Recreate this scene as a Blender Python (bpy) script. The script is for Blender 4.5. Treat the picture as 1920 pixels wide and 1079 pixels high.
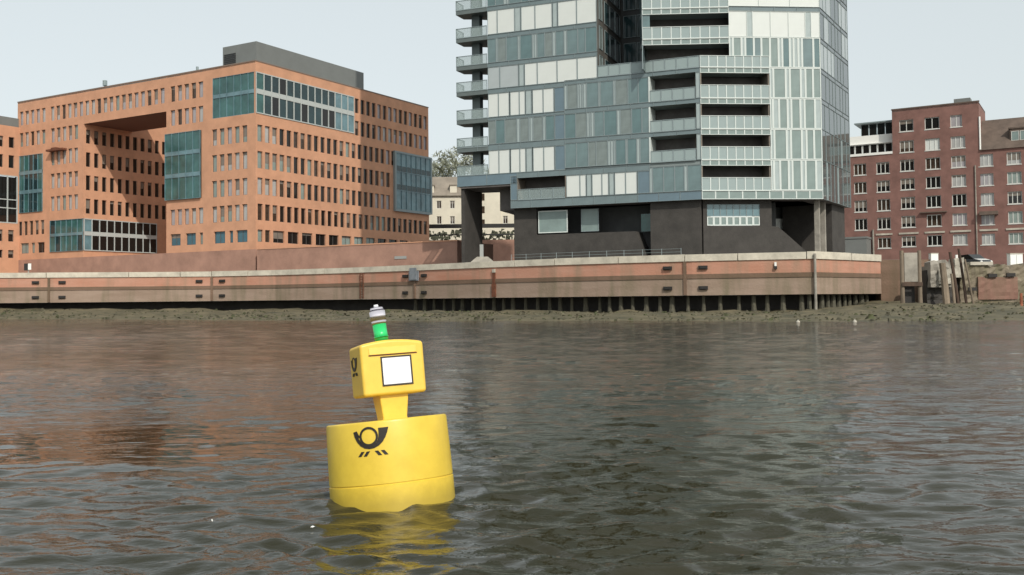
import bpy, bmesh, math, random
from mathutils import Vector, Matrix
from mathutils.geometry import tessellate_polygon

random.seed(7)
scene = bpy.context.scene
C = scene.collection
for o in list(bpy.data.objects):
    bpy.data.objects.remove(o)
R = math.radians

# ---------------------------------------------------------------- camera
CAM_H, PITCH, ROLL = 1.6, 0.03, 0.010
cam = bpy.data.cameras.new('camera')
cam.sensor_width = 36.0
cam.lens = 36.0 * 1842 / 1920
cam.shift_y = -31.8 / 1920
cam.clip_start = 0.1
cam.clip_end = 4000
co = bpy.data.objects.new('camera', cam)
C.objects.link(co)
fw = Vector((0, math.cos(PITCH), math.sin(PITCH)))
up0 = Vector((0, -math.sin(PITCH), math.cos(PITCH)))
rt0 = Vector((1, 0, 0))
rt = rt0 * math.cos(ROLL) - up0 * math.sin(ROLL)
up = rt0 * math.sin(ROLL) + up0 * math.cos(ROLL)
co.matrix_world = Matrix(((rt.x, up.x, -fw.x, 0), (rt.y, up.y, -fw.y, 0), (rt.z, up.z, -fw.z, CAM_H), (0, 0, 0, 1)))
scene.camera = co

# ---------------------------------------------------------------- sky, sun, exposure
SUN_AZ, SUN_EL = 24.0, 41.0
w = bpy.data.worlds.new('World')
scene.world = w
w.use_nodes = True
wn, wl = w.node_tree.nodes, w.node_tree.links
wn.clear()
sky = wn.new('ShaderNodeTexSky')
sky.sky_type = 'NISHITA'
sky.sun_disc = False
sky.sun_elevation = R(SUN_EL)
sky.sun_rotation = R(180 - SUN_AZ)
sky.air_density = 1.0
sky.dust_density = 3.0
sky.ozone_density = 1.0
bg = wn.new('ShaderNodeBackground')
bg.inputs['Strength'].default_value = 0.15
wo = wn.new('ShaderNodeOutputWorld')
# thin pale veil of high cloud over the blue
hsv = wn.new('ShaderNodeHueSaturation')
hsv.inputs['Saturation'].default_value = 0.45
wl.new(sky.outputs[0], hsv.inputs['Color'])
veil = wn.new('ShaderNodeMix')
veil.data_type = 'RGBA'
veil.inputs['Factor'].default_value = 0.6
veil.inputs['B'].default_value = (4.95, 5.4, 5.3, 1)
wl.new(hsv.outputs[0], veil.inputs['A'])
wl.new(veil.outputs['Result'], bg.inputs['Color'])
wl.new(bg.outputs[0], wo.inputs['Surface'])
sun = bpy.data.lights.new('sun', 'SUN')
sun.energy = 2.9
sun.angle = R(0.5)
sun.color = (1.0, 0.94, 0.83)
so = bpy.data.objects.new('sun', sun)
C.objects.link(so)
sd = Vector((math.sin(R(SUN_AZ)) * math.cos(R(SUN_EL)), -math.cos(R(SUN_AZ)) * math.cos(R(SUN_EL)), math.sin(R(SUN_EL))))
so.rotation_euler = (-sd).to_track_quat('-Z', 'Y').to_euler()
so.location = (20, -40, 60)
vs = scene.view_settings
vs.view_transform = 'Standard'
vs.look = 'None'
vs.gamma = 1.0
vs.use_curve_mapping = False
vs.exposure = 0.12

# ---------------------------------------------------------------- materials
def mat(name, col, rough=0.8, var=0.0, scale=1.0, bump=0.0, bscale=20.0, metal=0.0, spec=0.5, ior=None, col2=None, stretch=(1, 1, 1), detail=4):
    m = bpy.data.materials.new(name)
    m.use_nodes = True
    n, l = m.node_tree.nodes, m.node_tree.links
    b = n['Principled BSDF']
    b.inputs['Base Color'].default_value = (*col, 1)
    b.inputs['Roughness'].default_value = rough
    b.inputs['Metallic'].default_value = metal
    b.inputs['Specular IOR Level'].default_value = spec
    if ior:
        b.inputs['IOR'].default_value = ior
    if var > 0 or col2 or bump > 0:
        tc = n.new('ShaderNodeTexCoord')
        mp = n.new('ShaderNodeMapping')
        mp.inputs['Scale'].default_value = stretch
        l.new(tc.outputs['Object'], mp.inputs['Vector'])
    if var > 0 or col2:
        nz = n.new('ShaderNodeTexNoise')
        nz.inputs['Scale'].default_value = scale
        nz.inputs['Detail'].default_value = detail
        nz.inputs['Roughness'].default_value = 0.65
        l.new(mp.outputs[0], nz.inputs['Vector'])
        cr = n.new('ShaderNodeValToRGB')
        c2 = col2 if col2 else tuple(min(1, c * (1 + var)) for c in col)
        c1 = col if col2 else tuple(c * (1 - var) for c in col)
        cr.color_ramp.elements[0].position = 0.32
        cr.color_ramp.elements[1].position = 0.68
        cr.color_ramp.elements[0].color = (*c1, 1)
        cr.color_ramp.elements[1].color = (*c2, 1)
        l.new(nz.outputs['Fac'], cr.inputs['Fac'])
        l.new(cr.outputs['Color'], b.inputs['Base Color'])
    if bump > 0:
        nb = n.new('ShaderNodeTexNoise')
        nb.inputs['Scale'].default_value = bscale
        nb.inputs['Detail'].default_value = 3
        l.new(mp.outputs[0], nb.inputs['Vector'])
        bp = n.new('ShaderNodeBump')
        bp.inputs['Strength'].default_value = bump
        bp.inputs['Distance'].default_value = 0.05
        l.new(nb.outputs['Fac'], bp.inputs['Height'])
        l.new(bp.outputs[0], b.inputs['Normal'])
    return m

M = {}
M['brick_orange'] = mat('brick_orange', (0.53, 0.28, 0.172), 0.9, 0.12, 0.5, 0.3, 6, detail=9)
M['brick_plinth'] = mat('brick_plinth', (0.33, 0.19, 0.142), 0.9, 0.22, 0.35, 0.3, 6, detail=9)
M['brick_red'] = mat('brick_red', (0.20, 0.105, 0.088), 0.9, 0.20, 0.6, 0.3, 6, detail=9)
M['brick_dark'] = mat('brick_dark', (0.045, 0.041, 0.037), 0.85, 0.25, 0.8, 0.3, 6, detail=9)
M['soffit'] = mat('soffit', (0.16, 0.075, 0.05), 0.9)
M['roof_grey'] = mat('roof_grey', (0.16, 0.17, 0.165), 0.6, 0.06, 0.6)
M['coping'] = mat('coping', (0.20, 0.15, 0.12), 0.5)
M['frame_dark'] = mat('frame_dark', (0.10, 0.09, 0.085), 0.5)
M['frame_grey'] = mat('frame_grey', (0.42, 0.45, 0.44), 0.45)
M['frame_white'] = mat('frame_white', (0.60, 0.61, 0.58), 0.5)
def glass(name, col, rough=0.06, ior=1.5, var=0.15, scale=0.5):
    return mat(name, col, rough, var, scale, 0, 1, 0, 0.5, ior)
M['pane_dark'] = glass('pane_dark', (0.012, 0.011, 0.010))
M['pane_brown'] = glass('pane_brown', (0.05, 0.035, 0.025), var=0.5, scale=1.5)
M['pane_pale'] = glass('pane_pale', (0.38, 0.385, 0.38), 0.1)  # pale, lilac and green panes: reflected sky put into the colour
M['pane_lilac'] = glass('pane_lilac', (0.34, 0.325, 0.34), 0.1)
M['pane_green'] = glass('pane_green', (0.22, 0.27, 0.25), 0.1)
M['pane_blue'] = glass('pane_blue', (0.05, 0.13, 0.17), 0.08)
M['pane_blind'] = glass('pane_blind', (0.19, 0.165, 0.14), 0.25, 1.45, 0.2, 0.5)
M['bay_teal'] = glass('bay_teal', (0.035, 0.105, 0.10), 0.08, 1.6, 0.35, 0.4)
M['bay_deep'] = glass('bay_deep', (0.012, 0.035, 0.04), 0.08, 1.6, 0.35, 0.4)
M['bay_steel'] = glass('bay_steel', (0.12, 0.21, 0.24), 0.08, 1.6, 0.3, 0.4)
M['t_glass'] = glass('t_glass', (0.115, 0.175, 0.18), 0.07, 1.75, 0.22, 0.45)
M['t_deep'] = glass('t_deep', (0.085, 0.15, 0.155), 0.07, 1.75, 0.22, 0.45)
M['t_curtain'] = glass('t_curtain', (0.165, 0.20, 0.195), 0.15, 1.6, 0.2, 0.8)
M['t_light'] = glass('t_light', (0.185, 0.245, 0.235), 0.3, 1.6, 0.15, 0.6)
M['t_blue'] = glass('t_blue', (0.10, 0.155, 0.19), 0.07, 1.75, 0.12, 0.4)
M['t_side'] = glass('t_side', (0.075, 0.09, 0.092), 0.04, 2.5, 0.1, 0.4)
M['blind'] = glass('blind', (0.60, 0.63, 0.61), 0.35, 1.45, 0.03, 0.6)
M['blind_grey'] = glass('blind_grey', (0.36, 0.40, 0.41), 0.25, 1.5, 0.06, 0.6)
M['upper'] = mat('upper', (0.16, 0.20, 0.205), 0.7, 0.2, 0.3)
M['spandrel'] = glass('spandrel', (0.135, 0.18, 0.19), 0.15, 1.6, 0.12, 0.5)
M['strip'] = glass('strip', (0.34, 0.40, 0.40), 0.25, 1.5, 0.1, 0.8)
M['mullion'] = mat('mullion', (0.58, 0.63, 0.61), 0.5)
M['mullion_grey'] = mat('mullion_grey', (0.22, 0.27, 0.28), 0.4)
M['slab'] = mat('slab', (0.20, 0.235, 0.235), 0.6, 0.1, 0.6)
M['slab_dark'] = mat('slab_dark', (0.11, 0.135, 0.135), 0.6, 0.1, 0.6)
M['core'] = mat('core', (0.10, 0.09, 0.085), 0.6, 0.35, 0.5)
M['notch_wall'] = mat('notch_wall', (0.085, 0.08, 0.072), 0.7, 0.3, 0.6)  # darkened colour stands in for shade inside the notch
M['void'] = mat('void', (0.03, 0.032, 0.032), 0.6, 0.3, 0.5)  # near black: shade of the recesses put into the colour
M['niche'] = mat('niche', (0.055, 0.05, 0.048), 0.6, 0.35, 0.7)
M['stone_brown'] = mat('stone_brown', (0.17, 0.145, 0.12), 0.8, 0.25, 0.5)
def rail_glass():
    m = bpy.data.materials.new('rail_glass')
    m.use_nodes = True
    n, l = m.node_tree.nodes, m.node_tree.links
    b = n['Principled BSDF']
    b.inputs['Base Color'].default_value = (0.34, 0.42, 0.42, 1)
    b.inputs['Roughness'].default_value = 0.08
    b.inputs['IOR'].default_value = 1.6
    b.inputs['Alpha'].default_value = 0.72
    return m
M['rail_glass'] = rail_glass()
M['rail_clear'] = rail_glass()
M['rail_clear'].name = 'rail_clear'
M['rail_clear'].node_tree.nodes['Principled BSDF'].inputs['Alpha'].default_value = 0.4
M['cap'] = mat('cap', (0.51, 0.47, 0.39), 0.85, 0.2, 0.8, 0.3, 5)
M['timber'] = mat('timber', (0.19, 0.15, 0.11), 0.9, 0.35, 1.2, 0.6, 5, stretch=(1, 1, 0.25))
M['timber_dark'] = mat('timber_dark', (0.07, 0.045, 0.032), 0.9, 0.4, 1.2, 0.6, 5, stretch=(1, 1, 0.25))
M['timber_red'] = mat('timber_red', (0.26, 0.09, 0.05), 0.9, 0.4, 1.2, 0.5, 5)
M['concrete'] = mat('concrete', (0.27, 0.25, 0.215), 0.9, 0.3, 0.7, 0.4, 4)
M['concrete_pale'] = mat('concrete_pale', (0.42, 0.39, 0.33), 0.9, 0.25, 0.7, 0.4, 4)
M['pile'] = mat('pile', (0.075, 0.07, 0.05), 0.9, 0.35, 2.0, 0.6, 5)
M['rubber'] = mat('rubber', (0.018, 0.016, 0.015), 0.7)
M['rust'] = mat('rust', (0.13, 0.045, 0.022), 0.85, 0.4, 2.0)
M['steel_blue'] = mat('steel_blue', (0.19, 0.21, 0.235), 0.6, 0.2, 1.0)
M['steel'] = mat('steel', (0.30, 0.31, 0.30), 0.5)
M['white'] = mat('white', (0.78, 0.78, 0.75), 0.5)
M['black'] = mat('black', (0.02, 0.02, 0.02), 0.5)
M['cream'] = mat('cream', (0.62, 0.58, 0.48), 0.9, 0.08, 0.4)
M['roof_brown'] = mat('roof_brown', (0.115, 0.085, 0.068), 0.85, 0.25, 0.6)
M['roof_tan'] = mat('roof_tan', (0.22, 0.19, 0.155), 0.85, 0.2, 0.5)
M['bark'] = mat('bark', (0.13, 0.115, 0.095), 0.9)
M['twig'] = mat('twig', (0.26, 0.275, 0.205), 0.9, 0.3, 0.6)
M['hill'] = mat('hill', (0.085, 0.088, 0.05), 0.95, 0.3, 0.1)
M['paving'] = mat('paving', (0.22, 0.21, 0.20), 0.9, 0.12, 0.3)
M['hedge'] = mat('hedge', (0.07, 0.075, 0.05), 0.95, 0.3, 1.0)
M['tyre'] = mat('tyre', (0.02, 0.02, 0.02), 0.8)
M['car_paint'] = mat('car_paint', (0.05, 0.055, 0.06), 0.25)

# painted plastic of the buoy, faintly scuffed
def yellow(name, col):
    m = mat(name, col, 0.42, 0.0)
    n, l = m.node_tree.nodes, m.node_tree.links
    b = n['Principled BSDF']
    b.inputs['Coat Weight'].default_value = 0.15
    b.inputs['Coat Roughness'].default_value = 0.25
    tc = n.new('ShaderNodeTexCoord')
    a = n.new('ShaderNodeTexNoise')
    a.inputs['Scale'].default_value = 5
    a.inputs['Detail'].default_value = 7
    a.inputs['Roughness'].default_value = 0.7
    l.new(tc.outputs['Object'], a.inputs['Vector'])
    cr = n.new('ShaderNodeValToRGB')
    cr.color_ramp.elements[0].position = 0.3
    cr.color_ramp.elements[1].position = 0.7
    cr.color_ramp.elements[0].color = (col[0] * 0.90, col[1] * 0.87, col[2] * 0.9, 1)
    cr.color_ramp.elements[1].color = (min(1, col[0] * 1.05), col[1] * 1.05, col[2] * 1.2, 1)
    l.new(a.outputs['Fac'], cr.inputs['Fac'])
    # weed and grime line close to the water, following the buoy's own height
    sp = n.new('ShaderNodeSeparateXYZ')
    l.new(tc.outputs['Object'], sp.inputs[0])
    b2 = n.new('ShaderNodeMath'); b2.operation = 'MULTIPLY_ADD'
    b2.inputs[1].default_value = 0.10; l.new(a.outputs['Fac'], b2.inputs[0]); l.new(sp.outputs['Z'], b2.inputs[2])
    mr = n.new('ShaderNodeMapRange')
    mr.inputs['From Min'].default_value = 0.02
    mr.inputs['From Max'].default_value = 0.16
    mr.inputs['To Min'].default_value = 0.6
    mr.inputs['To Max'].default_value = 0.0
    l.new(b2.outputs[0], mr.inputs['Value'])
    mx = n.new('ShaderNodeMix'); mx.data_type = 'RGBA'
    mx.inputs['B'].default_value = (0.30, 0.22, 0.03, 1)
    l.new(mr.outputs[0], mx.inputs['Factor'])
    l.new(cr.outputs[0], mx.inputs['A'])
    l.new(mx.outputs['Result'], b.inputs['Base Color'])
    r2 = n.new('ShaderNodeMapRange')
    r2.inputs['To Min'].default_value = 0.34
    r2.inputs['To Max'].default_value = 0.55
    l.new(a.outputs['Fac'], r2.inputs['Value'])
    l.new(r2.outputs[0], b.inputs['Roughness'])
    return m
M['yellow'] = yellow('yellow', (0.70, 0.505, 0.045))
M['yellow_box'] = yellow('yellow_box', (0.78, 0.53, 0.065))
M['print_black'] = mat('print_black', (0.018, 0.014, 0.010), 0.5)
M['plate_white'] = mat('plate_white', (0.80, 0.80, 0.82), 0.4)
M['green'] = mat('green', (0.03, 0.55, 0.16), 0.3)
def lamp_plastic():
    m = mat('lamp_plastic', (0.62, 0.61, 0.68), 0.2)
    m.node_tree.nodes['Principled BSDF'].inputs['Transmission Weight'].default_value = 0.1
    m.node_tree.nodes['Principled BSDF'].inputs['Roughness'].default_value = 0.3
    return m
M['lamp'] = lamp_plastic()

# quay brick with tide-stained and weathered patches
def quay_mat(name, c_top, c_alt, c_stain):
    m = bpy.data.materials.new(name)
    m.use_nodes = True
    n, l = m.node_tree.nodes, m.node_tree.links
    b = n['Principled BSDF']
    b.inputs['Roughness'].default_value = 0.9
    tc = n.new('ShaderNodeTexCoord')
    mp = n.new('ShaderNodeMapping'); mp.inputs['Scale'].default_value = (0.12, 0.12, 0.6)
    l.new(tc.outputs['Object'], mp.inputs[0])
    a = n.new('ShaderNodeTexNoise'); a.inputs['Scale'].default_value = 1.6; a.inputs['Detail'].default_value = 6; a.inputs['Roughness'].default_value = 0.65
    l.new(mp.outputs[0], a.inputs['Vector'])
    c = n.new('ShaderNodeValToRGB')
    c.color_ramp.elements[0].position = 0.35; c.color_ramp.elements[1].position = 0.65
    c.color_ramp.elements[0].color = (*c_top, 1); c.color_ramp.elements[1].color = (*c_alt, 1)
    l.new(a.outputs['Fac'], c.inputs['Fac'])
    mp2 = n.new('ShaderNodeMapping'); mp2.inputs['Scale'].default_value = (0.9, 0.9, 0.14)
    l.new(tc.outputs['Object'], mp2.inputs[0])
    d = n.new('ShaderNodeTexNoise'); d.inputs['Scale'].default_value = 1.0; d.inputs['Detail'].default_value = 4
    l.new(mp2.outputs[0], d.inputs['Vector'])
    cd = n.new('ShaderNodeValToRGB')
    cd.color_ramp.elements[0].position = 0.46; cd.color_ramp.elements[1].position = 0.72
    cd.color_ramp.elements[0].color = (0, 0, 0, 1); cd.color_ramp.elements[1].color = (0.8, 0.8, 0.8, 1)
    l.new(d.outputs['Fac'], cd.inputs['Fac'])
    mx = n.new('ShaderNodeMix'); mx.data_type = 'RGBA'
    mx.inputs['B'].default_value = (*c_stain, 1)
    l.new(cd.outputs['Color'], mx.inputs['Factor'])
    l.new(c.outputs['Color'], mx.inputs['A'])
    l.new(mx.outputs['Result'], b.inputs['Base Color'])
    nb = n.new('ShaderNodeTexNoise'); nb.inputs['Scale'].default_value = 5
    l.new(tc.outputs['Object'], nb.inputs['Vector'])
    bp = n.new('ShaderNodeBump'); bp.inputs['Strength'].default_value = 0.4; bp.inputs['Distance'].default_value = 0.06
    l.new(nb.outputs['Fac'], bp.inputs['Height']); l.new(bp.outputs[0], b.inputs['Normal'])
    return m
M['quay_brick'] = quay_mat('quay_brick', (0.40, 0.19, 0.125), (0.46, 0.25, 0.18), (0.27, 0.19, 0.13))
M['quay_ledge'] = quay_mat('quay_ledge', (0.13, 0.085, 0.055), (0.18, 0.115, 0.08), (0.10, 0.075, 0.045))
M['quay_low'] = quay_mat('quay_low', (0.25, 0.18, 0.135), (0.31, 0.23, 0.18), (0.16, 0.135, 0.085))
M['quay_old'] = quay_mat('quay_old', (0.17, 0.14, 0.10), (0.24, 0.20, 0.15), (0.10, 0.10, 0.05))

# ---------------------------------------------------------------- mesh helpers
class MB:
    def __init__(s):
        s.v, s.f, s.m = [], [], []
    def quad(s, a, b, c, d, mi=0):
        k = len(s.v)
        s.v += [tuple(a), tuple(b), tuple(c), tuple(d)]
        s.f.append((k, k + 1, k + 2, k + 3)); s.m.append(mi)
    def hexa(s, P, mi=0):          # P: 4 bottom points (ccw) and 4 top points
        k = len(s.v)
        s.v += [tuple(p) for p in P]
        for f in ((3, 2, 1, 0), (4, 5, 6, 7), (0, 1, 5, 4), (1, 2, 6, 5), (2, 3, 7, 6), (3, 0, 4, 7)):
            s.f.append(tuple(k + i for i in f)); s.m.append(mi)
    def box(s, x0, x1, y0, y1, z0, z1, mi=0):
        s.hexa([(x0, y0, z0), (x1, y0, z0), (x1, y1, z0), (x0, y1, z0), (x0, y0, z1), (x1, y0, z1), (x1, y1, z1), (x0, y1, z1)], mi)
    def fbox(s, F, u0, u1, w0, w1, z0, z1, mi=0):   # w is distance outward of the facade plane
        P = [F.P(u0, z0, w1), F.P(u1, z0, w1), F.P(u1, z0, w0), F.P(u0, z0, w0), F.P(u0, z1, w1), F.P(u1, z1, w1), F.P(u1, z1, w0), F.P(u0, z1, w0)]
        s.hexa(P, mi)
    def prism(s, pts, z0, z1, mi=0):                # pts ccw seen from above
        k, n = len(s.v), len(pts)
        s.v += [(p[0], p[1], z0) for p in pts] + [(p[0], p[1], z1) for p in pts]
        s.f.append(tuple(k + i for i in reversed(range(n)))); s.m.append(mi)
        s.f.append(tuple(k + n + i for i in range(n))); s.m.append(mi)
        for i in range(n):
            j = (i + 1) % n
            s.f.append((k + i, k + j, k + n + j, k + n + i)); s.m.append(mi)
    def tube(s, a, b, r0, r1=None, n=8, mi=0, caps=True):
        r1 = r0 if r1 is None else r1
        a, b = Vector(a), Vector(b)
        d = (b - a).normalized()
        x = d.orthogonal().normalized(); y = d.cross(x)
        k = len(s.v)
        for c, r in ((a, r0), (b, r1)):
            for i in range(n):
                t = 2 * math.pi * i / n
                s.v.append(tuple(c + x * r * math.cos(t) + y * r * math.sin(t)))
        for i in range(n):
            j = (i + 1) % n
            s.f.append((k + i, k + j, k + n + j, k + n + i)); s.m.append(mi)
        if caps:
            s.f.append(tuple(k + i for i in reversed(range(n)))); s.m.append(mi)
            s.f.append(tuple(k + n + i for i in range(n))); s.m.append(mi)
    def lathe(s, prof, n=48, mi=0):                 # prof: (r, z) from bottom to top
        k = len(s.v)
        for r, z in prof:
            for i in range(n):
                t = 2 * math.pi * i / n
                s.v.append((r * math.cos(t), r * math.sin(t), z))
        for j in range(len(prof) - 1):
            for i in range(n):
                i2 = (i + 1) % n
                s.f.append((k + j * n + i, k + j * n + i2, k + (j + 1) * n + i2, k + (j + 1) * n + i)); s.m.append(mi)
        s.f.append(tuple(k + i for i in reversed(range(n)))); s.m.append(mi)
        s.f.append(tuple(k + (len(prof) - 1) * n + i for i in range(n))); s.m.append(mi)
    def mesh(s, name, mats):
        me = bpy.data.meshes.new(name)
        me.from_pydata(s.v, [], s.f)
        for m in mats:
            me.materials.append(M[m] if isinstance(m, str) else m)
        if len(mats) > 1:
            me.polygons.foreach_set('material_index', s.m)
        me.update()
        return me

def world_loc(o):
    p = Vector((0, 0, 0))
    while o:
        p = p + o.location
        o = o.parent
    return p
def put(name, me, parent=None, loc=None, rz=0.0):
    """link a mesh; loc is in world space (parents of these are never rotated)"""
    o = bpy.data.objects.new(name, me)
    C.objects.link(o)
    o.rotation_euler = (0, 0, rz)
    L = Vector(loc) if loc is not None else Vector((0, 0, 0))
    if parent:
        o.parent = parent
        L = L - world_loc(parent)
    o.location = L
    return o
def build(name, mb, mats, parent=None):
    if isinstance(mats, str):
        mats = [mats]
    return put(name, mb.mesh(name, mats), parent)
def tag(o, label=None, cat=None, group=None, kind=None):
    if label: o['label'] = label
    if cat: o['category'] = cat
    if group: o['group'] = group
    if kind: o['kind'] = kind
    return o
def thing(name, loc, label, cat, group=None):
    o = bpy.data.objects.new(name, None)
    o.empty_display_size = 0.5
    C.objects.link(o)
    o.location = loc
    return tag(o, label, cat, group)

class Fac:
    """a vertical facade: u runs left to right as seen from outside, w outward, z up"""
    def __init__(s, O, d):
        s.O = Vector((O[0], O[1], 0)); s.t = Vector((d[0], d[1], 0)).normalized()
        s.n = Vector((s.t.y, -s.t.x, 0)); s.rz = math.atan2(s.t.y, s.t.x)
    def P(s, u, z, w=0.0):
        return s.O + s.t * u + s.n * w + Vector((0, 0, z))
    def xy(s, u, w=0.0):
        p = s.P(u, 0, w)
        return (p.x, p.y)

def wall_with_openings(F, u0, u1, z0, z1, openings, depth, mb, mi=0):
    us = sorted({u0, u1, *[a for o in openings for a in (o[0], o[1])]})
    zs = sorted({z0, z1, *[a for o in openings for a in (o[2], o[3])]})
    us = [u for u in us if u0 - 1e-6 <= u <= u1 + 1e-6]
    zs = [z for z in zs if z0 - 1e-6 <= z <= z1 + 1e-6]
    for j in range(len(zs) - 1):
        zc = (zs[j] + zs[j + 1]) / 2
        run = None
        for i in range(len(us) - 1):
            uc = (us[i] + us[i + 1]) / 2
            hole = any(o[0] < uc < o[1] and o[2] < zc < o[3] for o in openings)
            if hole:
                if run is not None:
                    mb.quad(F.P(run, zs[j]), F.P(us[i], zs[j]), F.P(us[i], zs[j + 1]), F.P(run, zs[j + 1]), mi); run = None
            elif run is None:
                run = us[i]
        if run is not None:
            mb.quad(F.P(run, zs[j]), F.P(us[-1], zs[j]), F.P(us[-1], zs[j + 1]), F.P(run, zs[j + 1]), mi)
    for a, b, c, d in openings:
        D = -depth
        mb.quad(F.P(a, c), F.P(a, c, D), F.P(a, d, D), F.P(a, d), mi)
        mb.quad(F.P(b, c, D), F.P(b, c), F.P(b, d), F.P(b, d, D), mi)
        mb.quad(F.P(a, c, D), F.P(a, c), F.P(b, c), F.P(b, c, D), mi)
        mb.quad(F.P(a, d), F.P(a, d, D), F.P(b, d, D), F.P(b, d), mi)

_cache = {}
def frame_mesh(w_, h, nm, fm, fr=0.06, nz=0, sill=0.0):
    key = ('f', round(w_, 2), round(h, 2), nm, fm, fr, nz, sill)
    if key not in _cache:
        mb = MB()
        t = fr; y0, y1 = -0.03, 0.05
        mb.box(0, t, y0, y1, 0, h); mb.box(w_ - t, w_, y0, y1, 0, h)
        mb.box(t, w_ - t, y0, y1, h - t, h); mb.box(t, w_ - t, y0, y1, 0, t)
        for i in range(nm):
            x = w_ * (i + 1) / (nm + 1)
            mb.box(x - t / 2, x + t / 2, y0 - 0.01, y1, t, h - t)
        for i in range(nz):
            z = h * (i + 1) / (nz + 1)
            mb.box(t, w_ - t, y0 + 0.005, y1, z - t / 2, z + t / 2)
        if sill:
            mb.box(-0.08, w_ + 0.08, -sill, 0.0, -0.12, -0.002)
        _cache[key] = mb.mesh('window', [fm])
    return _cache[key]
def pane_mesh(w_, h, pm, ins=0.05):
    key = ('p', round(w_, 2), round(h, 2), pm, ins)
    if key not in _cache:
        mb = MB()
        mb.box(ins, w_ - ins, 0.01, 0.03, ins, h - ins)
        _cache[key] = mb.mesh('pane', [pm])
    return _cache[key]
rb_ = random.Random(77)
def add_window(F, u0, u1, z0, z1, parent, pane, fm='frame_dark', nm=0, depth=0.25, fr=0.06, name='window', nz=0, sill=0.0):
    loc = F.P(u0, z0, -depth)
    o = put(name, frame_mesh(u1 - u0, z1 - z0, nm, fm, fr, nz, sill), parent, loc, F.rz)
    p = bpy.data.objects.new('pane', pane_mesh(u1 - u0, z1 - z0, pane))
    C.objects.link(p); p.parent = o
    W_, H_ = u1 - u0, z1 - z0
    if pane.startswith('pane') and rb_.random() < 0.34:      # roller blind let part of the way down
        f = rb_.choice([0.2, 0.35, 0.5, 0.65])
        key = ('b', round(W_, 2), round(H_, 2), f)
        if key not in _cache:
            mb_ = MB(); mb_.box(0.07, W_ - 0.07, -0.004, 0.008, H_ * (1 - f), H_ - 0.065)
            _cache[key] = mb_.mesh('roller_blind', ['pane_blind'])
        q = bpy.data.objects.new('roller_blind', _cache[key])
        C.objects.link(q); q.parent = o
    return o
def panel_mesh(w_, h, pm, fm, fr):
    key = ('t', round(w_, 2), round(h, 2), pm, fm, fr)
    if key not in _cache:
        mb = MB()
        y0, y1 = -0.05, 0.06
        mb.box(fr, w_ - fr, 0.0, 0.05, fr, h - fr, 0)
        mb.box(0, fr, y0, y1, 0, h, 1); mb.box(w_ - fr, w_, y0, y1, 0, h, 1)
        mb.box(fr, w_ - fr, y0, y1, h - fr, h, 1); mb.box(fr, w_ - fr, y0, y1, 0, fr, 1)
        _cache[key] = mb.mesh('glass_panel', [pm, fm])
    return _cache[key]
def add_panel(F, u0, u1, z0, z1, parent, pm, fm='mullion_grey', fr=0.05, name='glass_panel', w=0.0):
    g = 0.006
    return put(name, panel_mesh(u1 - u0 - 2 * g, z1 - z0 - 2 * g, pm, fm, fr), parent, F.P(u0 + g, z0 + g, w), F.rz)

# ================================================================ SETTING
# ---- the quay line (world metres), left to right along the top of the flood wall
QUAY = [(-150, 98), (-110, 108), (-65, 124.6), (-52.3, 126.7), (-38.9, 127.6), (-30, 124.6), (-20.8, 119.3), (-12.2, 112.5), (-3.4, 104.2), (4.3, 98.4), (10.3, 94.8), (16.8, 91.6), (27.2, 88.4)]
RET = [(27.2, 88.4), (36.3, 96.7)]
SHORE = [(-150, 92), (-90, 112), (-63, 114), (-48, 107), (-33.5, 96.5), (-14.4, 82.5), (0, 75.7), (12.8, 69.6), (19.8, 65.0), (23.2, 63.1), (27.8, 61.2), (34.4, 63.5), (48, 66.5), (70, 64), (110, 66)]
def interp(pl, x):
    for a, b in zip(pl, pl[1:]):
        if a[0] <= x <= b[0]:
            return a[1] + (b[1] - a[1]) * (x - a[0]) / (b[0] - a[0])
    return pl[0][1] if x < pl[0][0] else pl[-1][1]
ZTOP = 5.7
GROUND = 5.25

# ---- water: one sheet, real ripples
def wave_field():
    rnd = random.Random(3)
    comps = []
    for lam, amp, n in ((6.5, 0.0030, 4), (3.1, 0.0024, 5), (1.5, 0.0024, 8), (0.75, 0.0017, 14), (0.42, 0.0017, 20), (0.24, 0.0013, 24), (0.15, 0.0005, 16)):
        for i in range(n):
            a = R(rnd.gauss(86, 27))
            L = lam * rnd.uniform(0.72, 1.35)
            k = 2 * math.pi / L
            comps.append((k * math.cos(a), k * math.sin(a), amp * rnd.uniform(0.6, 1.3), rnd.uniform(0, 6.28), L))
    return comps
import numpy as np
def vnoise(x, y, seed):
    """smooth value noise on numpy arrays"""
    xi, yi = np.floor(x).astype(np.int64), np.floor(y).astype(np.int64)
    fx, fy = x - xi, y - yi
    fx = fx * fx * (3 - 2 * fx); fy = fy * fy * (3 - 2 * fy)
    def h(a, b):
        n = (a * 374761393 + b * 668265263 + seed * 974634777) & 0x7fffffff
        n = ((n ^ (n >> 13)) * 1274126177) & 0x7fffffff
        return ((n ^ (n >> 16)) & 0xffff) / 65535.0
    return (h(xi, yi) * (1 - fx) + h(xi + 1, yi) * fx) * (1 - fy) + (h(xi, yi + 1) * (1 - fx) + h(xi + 1, yi + 1) * fx) * fy
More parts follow.
